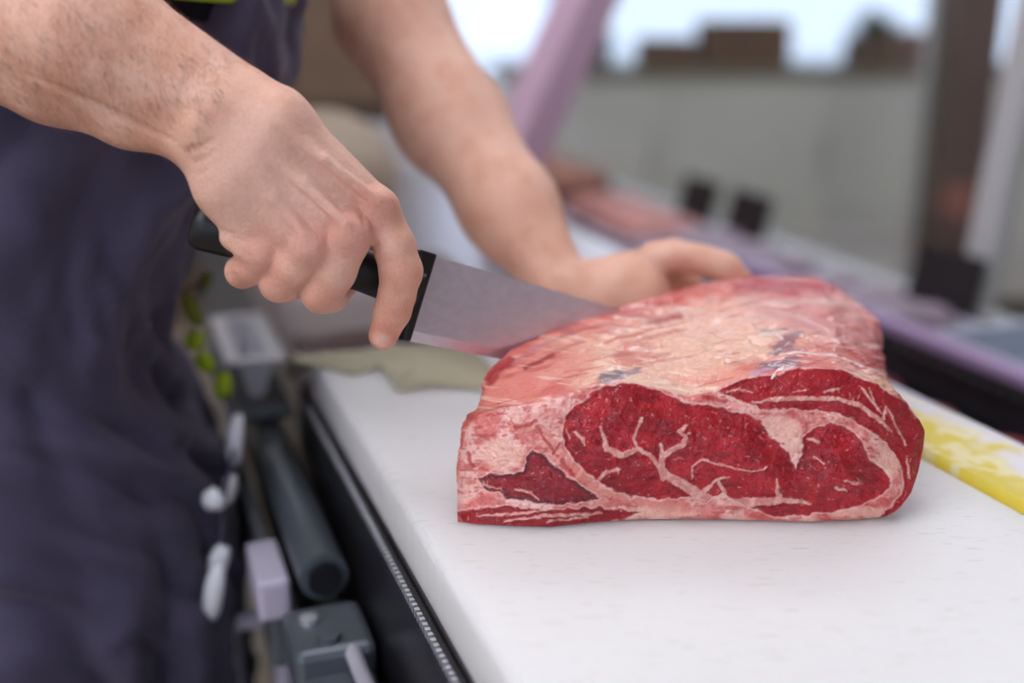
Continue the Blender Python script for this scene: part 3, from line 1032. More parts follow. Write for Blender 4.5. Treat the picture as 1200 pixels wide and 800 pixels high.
# --- left arm and hand (steadies the joint)
shL = np.array([-0.40, 1.16, ZB + 0.54])
elL = U(425, -90, 1.08)
l_core = [
    Chain([(shL, .055), (elL, .046)], .03),
    Chain([(elL, .044)] + N_((455, 20, 1.04, .0455), (520, 140, 1.0, .040), (594, 247, .95, .033), (655, 336, .915, .0225)), .03),
    Chain([(elL, .04)] + N_((470, 20, 1.05, .040), (545, 140, 1.01, .036), (608, 238, .955, .029), (660, 330, .92, .0195)), .02),
    Chain(N_((662, 342, .912, .022), (715, 346, .905, .024), (752, 338, .905, .022)), .015),
    Chain(N_((668, 342, .918, .020), (728, 330, .918, .0195), (772, 306, .918, .016)), .015),
    Chain(N_((690, 352, .912, .022), (745, 362, .905, .022), (775, 362, .905, .016)), .015),
]
l_fing = [
    Chain(N_((768, 304, .905, .0150), (790, 300, .900, .0135), (824, 305, .895, .0122), (850, 313, .893, .0120), (866, 328, .890, .0100), (876, 345, .887, .0088)), .003),   # thumb over the joint
    Chain(N_((768, 322, .925, .013), (805, 332, .935, .0115), (828, 362, .935, .0105), (838, 390, .932, .009)), .003),
    Chain(N_((762, 335, .927, .013), (795, 355, .940, .0115), (812, 390, .940, .0105), (818, 420, .935, .009)), .003),
    Chain(N_((752, 348, .925, .012), (778, 375, .940, .011), (792, 412, .940, .010), (796, 440, .935, .008)), .003),
    Chain(N_((735, 358, .922, .011), (757, 390, .935, .0095), (768, 418, .935, .009), (772, 440, .932, .0075)), .003),
]
# --- trunk, inside the clothes
PCX, PCY = -0.445, 0.915
tz = lambda z: np.array([PCX + 0.02, PCY + 0.01, ZB + z])
trunk = [
    Chain([(tz(-.10), .125), (tz(.15) + np.array([.02, .01, 0]), .12), (tz(.40) + np.array([.05, .02, 0]), .12)], .03),
    Chain([(shR, .06), (tz(.50) + np.array([.05, .02, 0]), .10), (shL, .06)], .04),
    Chain([(tz(.50) + np.array([.06, .02, 0]), .06), (tz(.66) + np.array([.10, .04, 0]), .055)], .03),
    Chain([(tz(.72) + np.array([.12, .04, 0]), .085), (tz(.80) + np.array([.11, .04, 0]), .095)], .03),
    Chain([(tz(.70) + np.array([.20, .07, 0]), .018), (tz(.735) + np.array([.195, .065, 0]), .012)], .01),
]


def body_sdf(P, c=None, r=None):
    big = np.full(len(P), 0.25)

    def grp(chains, k, d=None):
        for ch in chains:
            if c is not None and ch.far(c, r + 0.06): continue
            x = ch(P)
            d = x if d is None else smin(d, x, k)
        return d

    def hard(chains):
        d = None
        for ch in chains:
            if c is not None and ch.far(c, r + 0.06): continue
            x = ch(P)
            d = x if d is None else np.minimum(d, x)
        return d

    def arm(core, bumps, fing):
        d = grp(core, .010)
        if d is not None: d = grp(bumps, .005, d)
        f = hard(fing)
        if d is None: return f
        if f is None: return d
        return smin(d, f, .0045)

    ds_ = [x for x in (arm(r_core, r_bumps, r_fing), arm(l_core, [], l_fing)) if x is not None]
    d = big
    for x in ds_: d = np.minimum(d, x)
    t = grp(trunk, .03)
    if t is not None: d = smin(d, t, .012)
    for g, rg_ in GROOVES:
        if c is not None and g.far(c, r + 0.01): continue
        x = -(g(P))
        h = np.clip(0.5 + 0.5 * (x - d) / .002, 0, 1)
        d = d + (x - d) * h + .002 * h * (1 - h)
    return d


def on_skin(px, py, d0=.55, d1=.80):
    """where the view ray through a pixel meets the skin"""
    d = d0
    for _ in range(60):
        s = float(body_sdf(U(px, py, d)[None])[0])
        if s < .0002: break
        d += s * .9
    return U(px, py, d - .0004)


GROOVES = []
_g = []
for pts, r_ in (([(30, 88), (80, 108), (130, 130), (175, 152), (208, 168)], .0022), ([(206, 172), (220, 182), (226, 194)], .0012), ([(216, 176), (236, 172), (250, 164)], .0013), ([(224, 192), (240, 186), (252, 176)], .0010), ([(230, 204), (246, 198)], .0008),
                ([(450, 345), (463, 350), (478, 343)], .0007), ([(449, 352), (462, 357)], .0006), ([(447, 372), (458, 376), (468, 370)], .0007), ([(432, 300), (440, 288), (446, 272)], .0008), ([(262, 272), (274, 276)], .0010), ([(276, 290), (292, 300)], .0010),
                ([(318, 150), (352, 178), (395, 212), (426, 236)], .0014), ([(305, 178), (345, 222), (385, 256)], .0012), ([(325, 236), (346, 262)], .0011), ([(385, 262), (384, 285)], .0012), ([(334, 284), (336, 298)], .0012), ([(425, 250), (428, 264)], .0012)):
    q = []
    for i_ in range(len(pts) - 1):
        n_ = max(2, int(math.hypot(pts[i_ + 1][0] - pts[i_][0], pts[i_ + 1][1] - pts[i_][1]) / 8))
        q += [(pts[i_][0] + (pts[i_ + 1][0] - pts[i_][0]) * t / n_, pts[i_][1] + (pts[i_ + 1][1] - pts[i_][1]) * t / n_) for t in range(n_)]
    q.append(pts[-1])
    m_ = len(q) - 1
    _g.append((Chain([(on_skin(*a), r_ * (.35 + .65 * math.sin(math.pi * (i + .5) / (m_ + 1)))) for i, a in enumerate(q)], .001), r_))
GROOVES = _g


def axis(lo, hi, f0, f1, fine, coarse):
    a = [f0]
    while a[-1] < f1: a.append(a[-1] + fine)
    s = fine
    while a[-1] < hi:
        s = min(s * 1.04, coarse)
        a.append(a[-1] + s)
    s = fine
    while a[0] > lo:
        s = min(s * 1.04, coarse)
        a.insert(0, a[0] - s)
    return np.array(a)


def surface_nets(sdf, xs, ys, zs, B=20):
    nx, ny, nz = len(xs), len(ys), len(zs)
    pad = lambda a: np.concatenate([a, a[-1] + (a[-1] - a[-2]) * np.arange(1, B + 2)])
    xs, ys, zs = pad(xs), pad(ys), pad(zs)
    NY, NZ = len(ys), len(zs)
    keys, pos, quads = [], [], []
    bx = [(i, j, k) for i in range(0, nx, B) for j in range(0, ny, B) for k in range(0, nz, B)]
    cen = np.array([[(xs[i] + xs[i + B]) / 2, (ys[j] + ys[j + B]) / 2, (zs[k] + zs[k + B]) / 2] for i, j, k in bx])
    rad = np.array([np.linalg.norm([xs[i + B] - xs[i], ys[j + B] - ys[j], zs[k + B] - zs[k]]) / 2 for i, j, k in bx])
    dc = sdf(cen)
    for (i0, j0, k0), c, r, d0 in zip(bx, cen, rad, dc):
        if abs(d0) > r * 1.15 + 0.012: continue
        X, Y, Z = np.meshgrid(xs[i0:i0 + B + 1], ys[j0:j0 + B + 1], zs[k0:k0 + B + 1], indexing='ij')
        P = np.stack([X, Y, Z], -1)
        D = sdf(P.reshape(-1, 3), c, r).reshape(X.shape)
        if D.min() > 0 or D.max() < 0: continue
        sg = D < 0
        corner = [(a, b, e) for a in (0, 1) for b in (0, 1) for e in (0, 1)]
        sl = lambda o: (slice(o[0], o[0] + B), slice(o[1], o[1] + B), slice(o[2], o[2] + B))
        cnt = sum(sg[sl(o)].astype(int) for o in corner)
        act = (cnt > 0) & (cnt < 8)
        ia = np.argwhere(act)
        if len(ia):
            acc = np.zeros((len(ia), 3)); num = np.zeros(len(ia))
            for a in corner:
                for ax in range(3):
                    if a[ax]: continue
                    b = list(a); b[ax] = 1
                    A = tuple((ia + np.array(a)).T); Bq = tuple((ia + np.array(b)).T)
                    da, db = D[A], D[Bq]
                    x = (da < 0) != (db < 0)
                    t = np.where(x, da / np.where(np.abs(da - db) < 1e-12, 1, da - db), 0)
                    acc += np.where(x[:, None], P[A] + (P[Bq] - P[A]) * t[:, None], 0)
                    num += x
            g = ia + np.array([i0, j0, k0])
            keys.append((g[:, 0] * NY + g[:, 1]) * NZ + g[:, 2])
            pos.append(acc / num[:, None])
        for ax in range(3):
            o2 = [0, 0, 0]; o2[ax] = 1
            s0, s1 = sg[sl((0, 0, 0))], sg[sl(o2)]
            ie = np.argwhere(s0 != s1)
            if not len(ie): continue
            fl_ = s0[tuple(ie.T)]
            g = ie + np.array([i0, j0, k0])
            b, e = (ax + 1) % 3, (ax + 2) % 3
            ub, ue = np.zeros(3, int), np.zeros(3, int)
            ub[b] = 1; ue[e] = 1
            K = lambda q: (q[:, 0] * NY + q[:, 1]) * NZ + q[:, 2]
            qd = np.stack([K(g - ub - ue), K(g - ue), K(g), K(g - ub)], 1)
            quads.append(np.where(fl_[:, None], qd, qd[:, ::-1]))
    keys = np.concatenate(keys); pos = np.concatenate(pos); quads = np.concatenate(quads)
    od = np.argsort(keys)
    ks = keys[od]
    ix = np.searchsorted(ks, quads)
    ix = np.clip(ix, 0, len(ks) - 1)
    ok = (ks[ix] == quads).all(1)
    return pos[od], ix[ok]


gx_ = axis(-0.62, 0.26, -0.33, 0.0, .0014, .010)
gy_ = axis(0.50, 1.30, 0.58, 0.80, .0014, .010)
gz_ = axis(ZB - 0.26, ZB + 0.92, ZB + 0.05, ZB + 0.30, .0014, .010)
bv_, bf_ = surface_nets(body_sdf, gx_, gy_, gz_)

# skin colour: base tone, redder knuckles and finger ends, pale nails
cs = np.repeat(lin(234, 181, 156)[None], len(bv_), 0)
cs = mixc(cs, lin(214, 148, 120), 0.5 * sstep(0.42, 0.66, fbm(bv_ * 55, 4, 101)))
cs = mixc(cs, lin(238, 192, 170), 0.4 * sstep(0.50, 0.70, fbm(bv_ * 110, 3, 103)))


def blot(px, py, d, r, c, s):
    global cs
    q = np.linalg.norm(bv_ - U(px, py, d), axis=1)
    cs = mixc(cs, lin(*c), s * sstep(r * 1.3, r * 0.4, q))


blot(335, 215, .632, .050, (244, 200, 184), 0.40)  # both tints: paler hand back, part skin tone, part highlight painted in
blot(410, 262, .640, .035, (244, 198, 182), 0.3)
for a in ((446, 240, .648), (412, 273, .638), (363, 287, .636), (307, 298, .645)):
    blot(*a, .018, (224, 150, 134), 0.5)
for a in ((470, 322, .656), (462, 360, .668), (377, 345, .652), (327, 333, .650), (284, 318, .656)):
    blot(*a, .013, (224, 148, 130), 0.45)
blot(447, 396, .672, .012, (214, 128, 108), 0.7)
blot(447, 399, .674, .0065, (240, 190, 170), 0.85)
for a in ((866, 328, .88), (876, 340, .88), (800, 318, .89)):
    blot(*a, .016, (208, 128, 112), 0.5)
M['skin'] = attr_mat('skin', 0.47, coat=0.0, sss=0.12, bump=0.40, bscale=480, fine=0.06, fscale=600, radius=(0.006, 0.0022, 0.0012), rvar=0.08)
person = empty('person', (PCX, PCY, 0.0), 'person in a dark navy apron holding a knife and steadying beef', 'person')
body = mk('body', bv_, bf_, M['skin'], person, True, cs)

# forearm hair: fine dark strands lying along the arm
def hairs(lo, hi, ra, rb, n, ln_, seed):
    rg = np.random.default_rng(seed)
    ax = hi - lo
    L = np.linalg.norm(ax); ax = ax / L
    t = (bv_ - lo) @ ax
    rd = np.linalg.norm(bv_ - lo - t[:, None] * ax, axis=1)
    idx = np.where((t > 0) & (t < L) & (rd < ra))[0]
    pick = rg.choice(idx, n)
    V, F = [], []
    for i in pick:
        p = bv_[i]
        c = lo + ax * ((p - lo) @ ax)
        nn = p - c; nn /= np.linalg.norm(nn)
        tn = np.cross(ax, nn)
        ang = rg.normal(0.75, 0.35)
        dr = ax * math.cos(ang) + tn * math.sin(ang)
        l = ln_ * rg.uniform(0.5, 1.2)
        wv = np.cross(dr, nn) * 0.00008
        p1 = p + dr * l * .5 + nn * 0.0012
        p2 = p + dr * l + nn * 0.0008
        b = len(V)
        V += [p - wv - nn * .0004, p + wv - nn * .0004, p1 - wv * .8, p1 + wv * .8, p2]
        F += [(b, b + 1, b + 3, b + 2), (b + 2, b + 3, b + 4)]
    return V, F


Vh, Fh = hairs(U(-60, -20, .648), U(270, 128, .642), .06, .03, 5200, .010, 3)
hr = mk('arm_hair', Vh, Fh, M['hairdark'], person, True)
hr['kind'] = 'stuff'


# --- clothes: lofted shells around the trunk, in a frame that faces the counter
def PF(p, a, z):
    """person frame: p forward (to the counter), a to the left hand side"""
    return np.array([PCX + p * CP - a * SP, PCY + p * SP + a * CP, ZB + z])


def loft(name, secs, ang0, ang1, mt, parent, n=72, m=90, fold=0.004, seed=0, thick=0.003, closed=False):
    """secs: (z, centre p, half depth, half width)"""
    secs = np.array(secs, float)
    zz = np.linspace(secs[0, 0], secs[-1, 0], m)
    cp_, hd, hw_ = [np.interp(zz, secs[:, 0], secs[:, k]) for k in (1, 2, 3)]
    for _ in range(10):
        for q in (cp_, hd, hw_): q[1:-1] = (q[:-2] + 2 * q[1:-1] + q[2:]) / 4
    an = np.linspace(ang0, ang1, n)
    V = np.zeros((m, n, 3))
    for i in range(m):
        c_, s_ = np.cos(an), np.sin(an)
        e = 2 / 2.4
        pp = cp_[i] + hd[i] * np.sign(c_) * np.abs(c_) ** e
        aa = hw_[i] * np.sign(s_) * np.abs(s_) ** e
        V[i, :, 0] = PCX + pp * CP - aa * SP
        V[i, :, 1] = PCY + pp * SP + aa * CP
        V[i, :, 2] = ZB + zz[i]
    A, Z = np.meshgrid(an, zz)
    fl2 = np.stack([A * 2.2 + Z * 4, Z * 16 - A * 2.0 * np.sign(A + 1e-6)], -1).reshape(-1, 2)
    f = (1 - np.abs(2 * fbm(fl2, 3, seed) - 1) - 0.6).reshape(m, n) * fold * 3
    f += (fbm(np.stack([A * 5, Z * 5], -1).reshape(-1, 2), 2, seed + 5).reshape(m, n) - .5) * fold * 2
    nrm_ = np.stack([np.cos(A) * CP - np.sin(A) * SP, np.cos(A) * SP + np.sin(A) * CP, np.zeros_like(A)], -1)
    V = V + nrm_ * f[..., None]
    o = mk(name, V.reshape(-1, 3), grid_faces(m, n), mt, parent, True)
    sd = o.modifiers.new('thick', 'SOLIDIFY')
    sd.thickness = thick
    sd.offset = 1
    return o


PI = math.pi
TORSO = [(-.20, -.005, .135, .185), (-.05, .0, .134, .178), (.03, -.01, .130, .175), (.12, .02, .124, .172), (.24, .100, .118, .180), (.34, .135, .132, .19), (.42, .140, .13, .205), (.52, .105, .10, .19), (.58, .08, .065, .10)]
shirt = loft('shirt', TORSO, -PI, PI, M['shirt'], person, fold=.0025, seed=3)
APRON = [(-.62, .03, .170, .205), (-.40, .03, .168, .205), (-.25, .012, .165, .208), (-.11, .028, .165, .206), (.03, -.008, .150, .200), (.12, .025, .146, .198), (.24, .120, .142, .200), (.31, .128, .140, .18)]
apron = loft('apron', APRON, -2.0, 2.0, M['cloth'], person, n=130, m=150, fold=.011, seed=11, thick=.0025)
trs = loft('trousers', [(-ZB + .09, .0, .10, .17), (-.5, .0, .12, .18), (-.2, -.005, .142, .192)], -PI, PI, M['trous'], person, m=40, fold=.003, seed=7)
for s in (-1, 1):
    q = [PF(-.06, s * .09, -ZB + .045), PF(.06, s * .09, -ZB + .045), PF(.17, s * .095, -ZB + .036)]
    tube('shoe', q, [.05, .048, .034], M['shoe'], person, n=18)
# sleeves
for nm, sh_, el_ in (('sleeve', shR, elR), ('sleeve', shL, elL)):
    pts = [sh_ + (el_ - sh_) * t for t in (-.15, 0, .25, .5, .66)]
    sl_ = tube(nm, pts, [.06, .072, .070, .067, .068], M['shirt'], person, n=28, cap=False)
    d_ = (el_ - sh_)
    tube('sleeve_trim', [sh_ + d_ * .655, sh_ + d_ * .70], [.0695, .0695], M['lime'], sl_, n=28, cap=False)
# lime binding across the chest and the waist tie with its loops
pts = [PF(.215 + .004, a, .285 + abs(a) * .10) for a in np.linspace(-.10, .12, 14)]
pts = [PF(.118 + .150 * math.cos(t), .205 * math.sin(t), .315 - .01 * math.cos(t)) for t in np.linspace(-1.4, 1.4, 30)]
tube('lime_binding', pts, .009, M['lime'], shirt, n=10)
tie = [U(232, 330, 1.00), U(222, 365, .995), U(228, 395, .99), U(245, 420, .99), U(262, 455, .99)]

# ------------------------------------------------------------------ film wrapper on the staff side of the counter
fw = empty('film_wrapper', PA(0.10, 0.75, -0.30), 'dark grey film wrapping machine fixed below the left edge of the cutting board', 'wrapping machine')
cbox('housing', .108, .146, .20, 1.30, -.32, -.165, M['blackm'], fw, .002)
cbox('black_panel', 0.1465, 0.1525, 0.20, 1.02, -0.30, -0.044, M['blackm'], fw, 0.001)
nt_ = 300
V, F = [], []
a0, a1 = 0.30, 0.96
for i in range(nt_ + 1):
    a = a0 + (a1 - a0) * i / nt_
    zt = -0.0445 if i % 2 else -0.0480
    V += [PA(.1452, a, -0.056), PA(.1452, a, zt), PA(.1464, a, zt), PA(.1464, a, -0.056)]
for i in range(nt_):
    b = i * 4
    for k in range(4):
        F.append((b + k, b + (k + 1) % 4, b + 4 + (k + 1) % 4, b + 4 + k))
o = mk('serrated_cutter', V, F, M['blackm'], fw, smooth=False)
V, F = [], []
for i in range(112):
    a = a0 + (a1 - a0) * i / 111
    b = len(V)
    V += [PA(.1480, a - .0016, -.0480), PA(.1480, a + .0016, -.0480), PA(.1480, a + .0016, -.0428), PA(.1480, a - .0016, -.0428)]
    V += [v + np.array(PA(-.0030, 0, 0) - PA(0, 0, 0)) for v in V[-4:]]
    F += [tuple(b + j for j in f) for f in BOXF]
o = mk('cutter_teeth', V, F, M['tooth'], fw, smooth=False)
o['kind'] = 'stuff'
tube('film_roll', [PA(.121, .765, -.108), PA(.121, 1.09, -.108)], .0185, M['dsteel'], fw, n=28)
tube('roll_cap', [PA(.121, .758, -.108), PA(.121, .767, -.108)], .0125, M['blackm'], fw, n=28)
cbox('side_rail', .084, .096, .80, 1.12, -.20, -.125, M['dsteel'], fw)
cbox('bracket', .086, .143, .685, .752, -.16, -.122, M['dsteel'], fw, .006)
cbox('arm_plate', .090, .140, .36, .70, -.20, -.140, M['dsteel'], fw, .006)
tube('bolt', [PA(.103, .728, -.124), PA(.103, .728, -.118)], .0065, M['tooth'], fw, n=16)
tube('bolt', [PA(.134, .640, -.141), PA(.134, .640, -.134)], .005, M['tooth'], fw, n=16)
tube('knob', [PA(.112, .700, -.124), PA(.112, .700, -.117)], .008, M['dsteel'], fw, n=18)
tube('pale_rod', [PA(.126, .690, -.128), PA(.128, .60, -.132), PA(.132, .42, -.134)], .0060, M['rod'], fw, n=14)
cbox('pale_block', .074, .099, .785, .860, -.15, -.116, M['lav'], fw, .004)
ff = [PA(.030, .60, -.42), PA(.030, .74, -.235), PA(.030, .76, -.228), PA(.075, .76, -.228), PA(.080, .74, -.235), PA(.080, .60, -.42)]
tube('support_frame', [PA(.066, .90, -.45), PA(.066, .90, -.214), PA(.070, .90, -.210), PA(.098, .90, -.210), PA(.102, .90, -.214), PA(.102, .90, -.45)], .0080, M['lav'], fw, n=14)
cbox('end_shelf', .086, .146, 1.05, 1.32, -.085, -.075, M['dsteel'], fw, .002)

# ------------------------------------------------------------------ small things on and beside the counter
def slab_tray(name, p0, p1, a0, a1, z, h, t, mt, label, cat, group=None, lip=.012):
    """shallow open tray with flared rim"""
    e = empty(name, PA((p0 + p1) / 2, (a0 + a1) / 2, z), label, cat, group)
    R = lambda g, zz: [PA(p, a, zz) for p, a in ((p0 - g, a0 - g), (p1 + g, a0 - g), (p1 + g, a1 + g), (p0 - g, a1 + g))]
    V = R(-.01, z) + R(0, z + h) + R(lip, z + h + .001) + R(lip, z + h - .002) + R(0 - .003, z + h - .004) + R(-.010 - t, z + t)
    F = [(3, 2, 1, 0)]
    # outside wall, under rim, rim edge, rim top, inside wall, inside floor
    order = [0, 4, 3, 2, 1, 5]
    V2 = R(-.01, z) + R(0, z + h - .003) + R(lip, z + h - .003) + R(lip, z + h) + R(-.003, z + h) + R(-.013, z + t)
    for k in range(5):
        for i in range(4):
            j = (i + 1) % 4
            F.append((k * 4 + i, k * 4 + j, k * 4 + 4 + j, k * 4 + 4 + i))
    body_ = mk('tray_body', V2, F + [(20, 21, 22, 23)], mt, e, smooth=False)
    return e


slab_tray('plastic_tray', .099, .134, 1.085, 1.24, -.075, .045, .003, M['whitep'], 'white plastic tray on the end shelf of the film wrapper', 'tray')
# greaseproof paper with a wavy torn edge on the far end of the board
lowpx = [(344, 424), (362, 427), (382, 430), (412, 439), (440, 433), (470, 425), (486, 424), (489, 430), (478, 441), (464, 452), (462, 458), (478, 457), (502, 452), (540, 453), (575, 457), (610, 462)]
low = resample([PZ(x, y, .002) for x, y in lowpx], 70, 3)
V, F = [], []
na, nb = 70, 12
for i in range(na):
    q = low[i]
    pq, aq = q[0] * CP + q[1] * SP, -q[0] * SP + q[1] * CP
    for j in range(nb):
        s = j / (nb - 1)
        a = aq + s * (1.045 - aq)
        z = .0012 + .0015 * math.sin(pq * 60 + a * 30) ** 2
        if a > .978: z = max(.0012 - (a - .978) * .62, -.040)
        V.append(PA(pq + s * .004, a, z))
for i in range(na - 1):
    for j in range(nb - 1):
        F.append((i * nb + j, (i + 1) * nb + j, (i + 1) * nb + j + 1, i * nb + j + 1))
o = mk('greaseproof_paper', V, F, M['olive'])
o.modifiers.new('thick', 'SOLIDIFY').thickness = .0004
tag(o, 'olive greaseproof paper sheet with wavy edge on the far end of the cutting board', 'paper')
# steel tray behind the knife hand
slab_tray('steel_tray', .165, .40, 1.10, 1.42, -.042, .030, .002, M['steel'], 'shallow steel tray on the counter beyond the cutting board', 'tray')
# white paper stack behind the steadying hand
e = empty('paper_stack', PA(.555, 1.40, -.042), 'bright white stack of wrapping paper behind the steadying hand', 'paper stack')
for i in range(6):
    z = -.042 + i * .007
    s = .004 * math.sin(i * 2.1)
    cbox('paper_sheet', .500 + s, .608 + s, 1.22 + s, 1.56 - s, z, z + .0068, M['whitep'], e, .001)
# yellow printed wrapping paper beside the board
V, F = [], []
na, nb = 180, 34
for i in range(na):
    a = .30 + .69 * i / (na - 1)
    for j in range(nb):
        s = j / (nb - 1)
        V.append(PA(.517 + s * .066, a, -.012 + .006 * math.sin(s * 2.6 + a * 9) - .010 * s))
F = grid_faces(na, nb)
sv = np.tile(np.linspace(0, 1, nb), na)
nv = fbm(np.array(V)[:, :2] * 38, 3, 205)
cy = np.repeat(lin(226, 220, 224)[None], len(V), 0)
cy = mixc(cy, lin(222, 200, 70), sstep(.72, .42, sv + .9 * (nv - .5)))
cy = mixc(cy, lin(236, 228, 190), .7 * sstep(.55, .68, fbm(np.array(V)[:, :2] * 90, 3, 208)))
M['yellow'] = attr_mat('yellow_printed_paper', 0.5, sss=0, bump=.05, fine=.02)
yp = mk('printed_paper', V, F[:, ::-1], M['yellow'], None, True, cy)
yp.modifiers.new('thick', 'SOLIDIFY').thickness = .020
tag(yp, 'yellow and white printed wrapping paper pile beside the cutting board', 'paper')
o = cbox('lid_strip', .587, .612, .20, 1.05, -.042, -.008, M['lav'], None, .004)
tag(o, 'pale lavender plastic edge strip beside the yellow paper', 'edge strip')
# rounded paper-wrapped joint further along the counter
pts = [PA(.33, 1.60 + .05 * k, .050) for k in range(9)]
wr = tube('wrapped_joint', pts, [.035, .070, .086, .090, .092, .090, .086, .070, .035], mat('beige_butcher_paper', (168, 150, 132), 0.7, var=.06, vscale=14), None, n=26)
wr.modifiers.remove(wr.modifiers['split'])
tag(wr, 'rounded joint wrapped in beige paper at the far end of the counter', 'wrapped meat')

# ------------------------------------------------------------------ display case beyond the board
dc = empty('display_case', PA(.92, 1.6, -ZB), 'glass fronted refrigerated display case full of meat', 'display case')
cbox('case_base', .62, 1.26, -.3, 3.2, -ZB, -.20, M['frame'], dc)
cbox('case_deck', .62, 1.24, -.3, 3.2, -.20, -.175, M['steel'], dc)
cbox('front_kerb', 1.22, 1.26, -.3, 3.2, -.175, -.150, M['frame'], dc)


def lean_panel(name, pb, pt, a0, a1, zb, zt, th, mt, parent):
    B = [PA(pb, a0, zb), PA(pb + th, a0, zb), PA(pb + th, a1, zb), PA(pb, a1, zb)]
    T = [PA(pt, a0, zt), PA(pt + th, a0, zt), PA(pt + th, a1, zt), PA(pt, a1, zt)]
    return hexa(name, B, T, mt, parent, 0)


edges_a = (-.3, 0.55, 1.37, 3.2)
for i in range(3):
    lean_panel('glass_pane', 1.235, 1.31, edges_a[i] + .03, edges_a[i + 1] - .03, -.15, .52, .006, M['glass'], dc)
for i, a in enumerate(edges_a):
    lean_panel('glass_post', 1.228, 1.303, a - .028, a + .028, -.15, .54, .03, M['frame'], dc)
# slanted mauve end frame at the far end of the case
B = U(612, 165, 2.15); T = U(700, -30, 2.05)
tube('slanted_end_frame', [B + (B - T) * .9, B, T, T + (T - B) * 1.2], .056, M['pink'], dc, n=4, flat=.9)
cbox('far_end_panel', .66, 1.20, 3.15, 3.195, -.175, -.02, M['frame'], dc)

# trays of meat, price cards and dividers
def chunk(name, c, size, mt, label, cat, group, seed, rz=0.0):
    bm = bmesh.new()
    bmesh.ops.create_icosphere(bm, subdivisions=3, radius=1)
    V = np.array([v.co[:] for v in bm.verts])
    F = [tuple(v.index for v in f.verts) for f in bm.faces]
    bm.free()
    V = np.sign(V) * np.abs(V) ** .7
    V *= (1 + .35 * (fbm(V * 1.3 + seed * 3.1, 3, seed) - .5))[:, None]
    V *= np.array(size)
    cr, sr = math.cos(rz + PHI), math.sin(rz + PHI)
    V = np.stack([V[:, 0] * cr - V[:, 1] * sr, V[:, 0] * sr + V[:, 1] * cr, V[:, 2]], 1)
    V[:, 2] -= V[:, 2].min()
    o = mk(name, V + np.array(c), F, mt)
    tag(o, label, cat, group)
    return o


rows = [  # p0, p1, list of (a0, a1, kind)
    (.655, .86, [(.55, .85, 'lean'), (.88, 1.18, 'lean'), (1.22, 1.52, 'pork'), (1.56, 1.90, 'lean'), (1.95, 2.30, 'pork')]),
    (.93, 1.17, [(1.25, 1.55, 'pack'), (1.60, 1.95, 'pack'), (2.00, 2.40, 'pork'), (2.45, 2.85, 'brownmeat'), (2.87, 3.12, 'pork')])]
WORD = {'lean': 'dark red beef', 'pork': 'pink pork', 'brownmeat': 'brown cured meat', 'pack': 'mauve film wrapped meat'}
M['pack'] = mat('mauve_wrapped_pack', (158, 138, 152), 0.3, var=.25, vscale=16)
sd = 1
for ri, (p0, p1, lst) in enumerate(rows):
    where = 'row beside counter' if ri == 0 else 'row along glass'
    for ti, (a0, a1, kd_) in enumerate(lst):
        nth = ('first', 'second', 'third', 'fourth', 'fifth')[len(lst) - 1 - ti]
        zt_ = -.175 if ri == 0 else -.150
        if ri == 1:
            pass
        slab_tray('display_tray', p0 + .012, p1 - .012, a0 + .012, a1 - .012, -.175 if ri == 0 else -.175, .03, .003, M['lav'] if kd_ != 'brownmeat' else M['black'],
                  'display tray of %s, %s from the slanted mauve frame, %s' % (WORD[kd_], nth, where), 'tray', 'display case trays')
        npc = 3
        for q in range(npc):
            a = a0 + (a1 - a0) * (q + .5) / npc
            hh = .035 if ri == 0 else (.05 if a0 > 2.2 else .03)
            chunk('meat_piece', PA((p0 + p1) / 2, a, -.1715), ((p1 - p0) * .36, (a1 - a0) * .13, hh), M[kd_], '%s on the %s tray from the slanted mauve frame, %s' % (WORD[kd_], nth, where), 'meat', '%s on the %s tray, %s' % (WORD[kd_], nth, where), sd, random.uniform(-.2, .2))
            sd += 1
# black toothed divider with a purple strip on it
dv = empty('tray_divider', PA(.895, 1.3, -.175), 'black toothed divider strip between the two rows of display trays', 'divider')
cbox('divider_bar', .880, .905, .60, 1.56, -.175, -.085, M['black'], dv, .003)
V, F = [], []
for i in range(45):
    a = .61 + i * .021
    b = len(V)
    V += [PA(.872, a, -.095), PA(.880, a + .007, -.088), PA(.872, a + .014, -.095), PA(.868, a + .007, -.115)]
    F += [(b, b + 1, b + 2), (b, b + 2, b + 3), (b, b + 3, b + 1), (b + 1, b + 3, b + 2)]
o = mk('divider_teeth', V, F, M['black'], dv, smooth=False)
o['kind'] = 'stuff'
cbox('purple_strip', .878, .907, .60, 1.56, -.085, -.072, M['purple'], dv, .002)
# price cards on the front kerb
for i, a in enumerate((1.13, 1.40, 1.99, 2.20)):
    e = empty('price_card', PA(1.205, a, -.175), 'black price card at the front glass, %s from the slanted mauve frame' % ('fourth', 'third', 'second', 'first')[i], 'price card', 'price cards at the front glass')
    lean_panel('card', 1.19, 1.215, a - .075, a + .075, -.165, -.065, .004, M['tagblack'], e)
    cbox('card_foot', 1.175, 1.219, a - .05, a + .05, -.175, -.163, M['frame'], e, .002)
for i, (p, a, mt_, lb, cat) in enumerate(((1.02, 1.02, 'bluep', 'pale blue plastic tub in the display case', 'tub'), (1.08, .80, 'khaki', 'khaki plastic tub in the display case', 'tub'), (1.00, .62, 'purple', 'purple plastic tub in the display case', 'tub'))):
    slab_tray('plastic_tub', p - .07, p + .07, a - .08, a + .08, -.175, .085, .003, M[mt_], lb, cat)

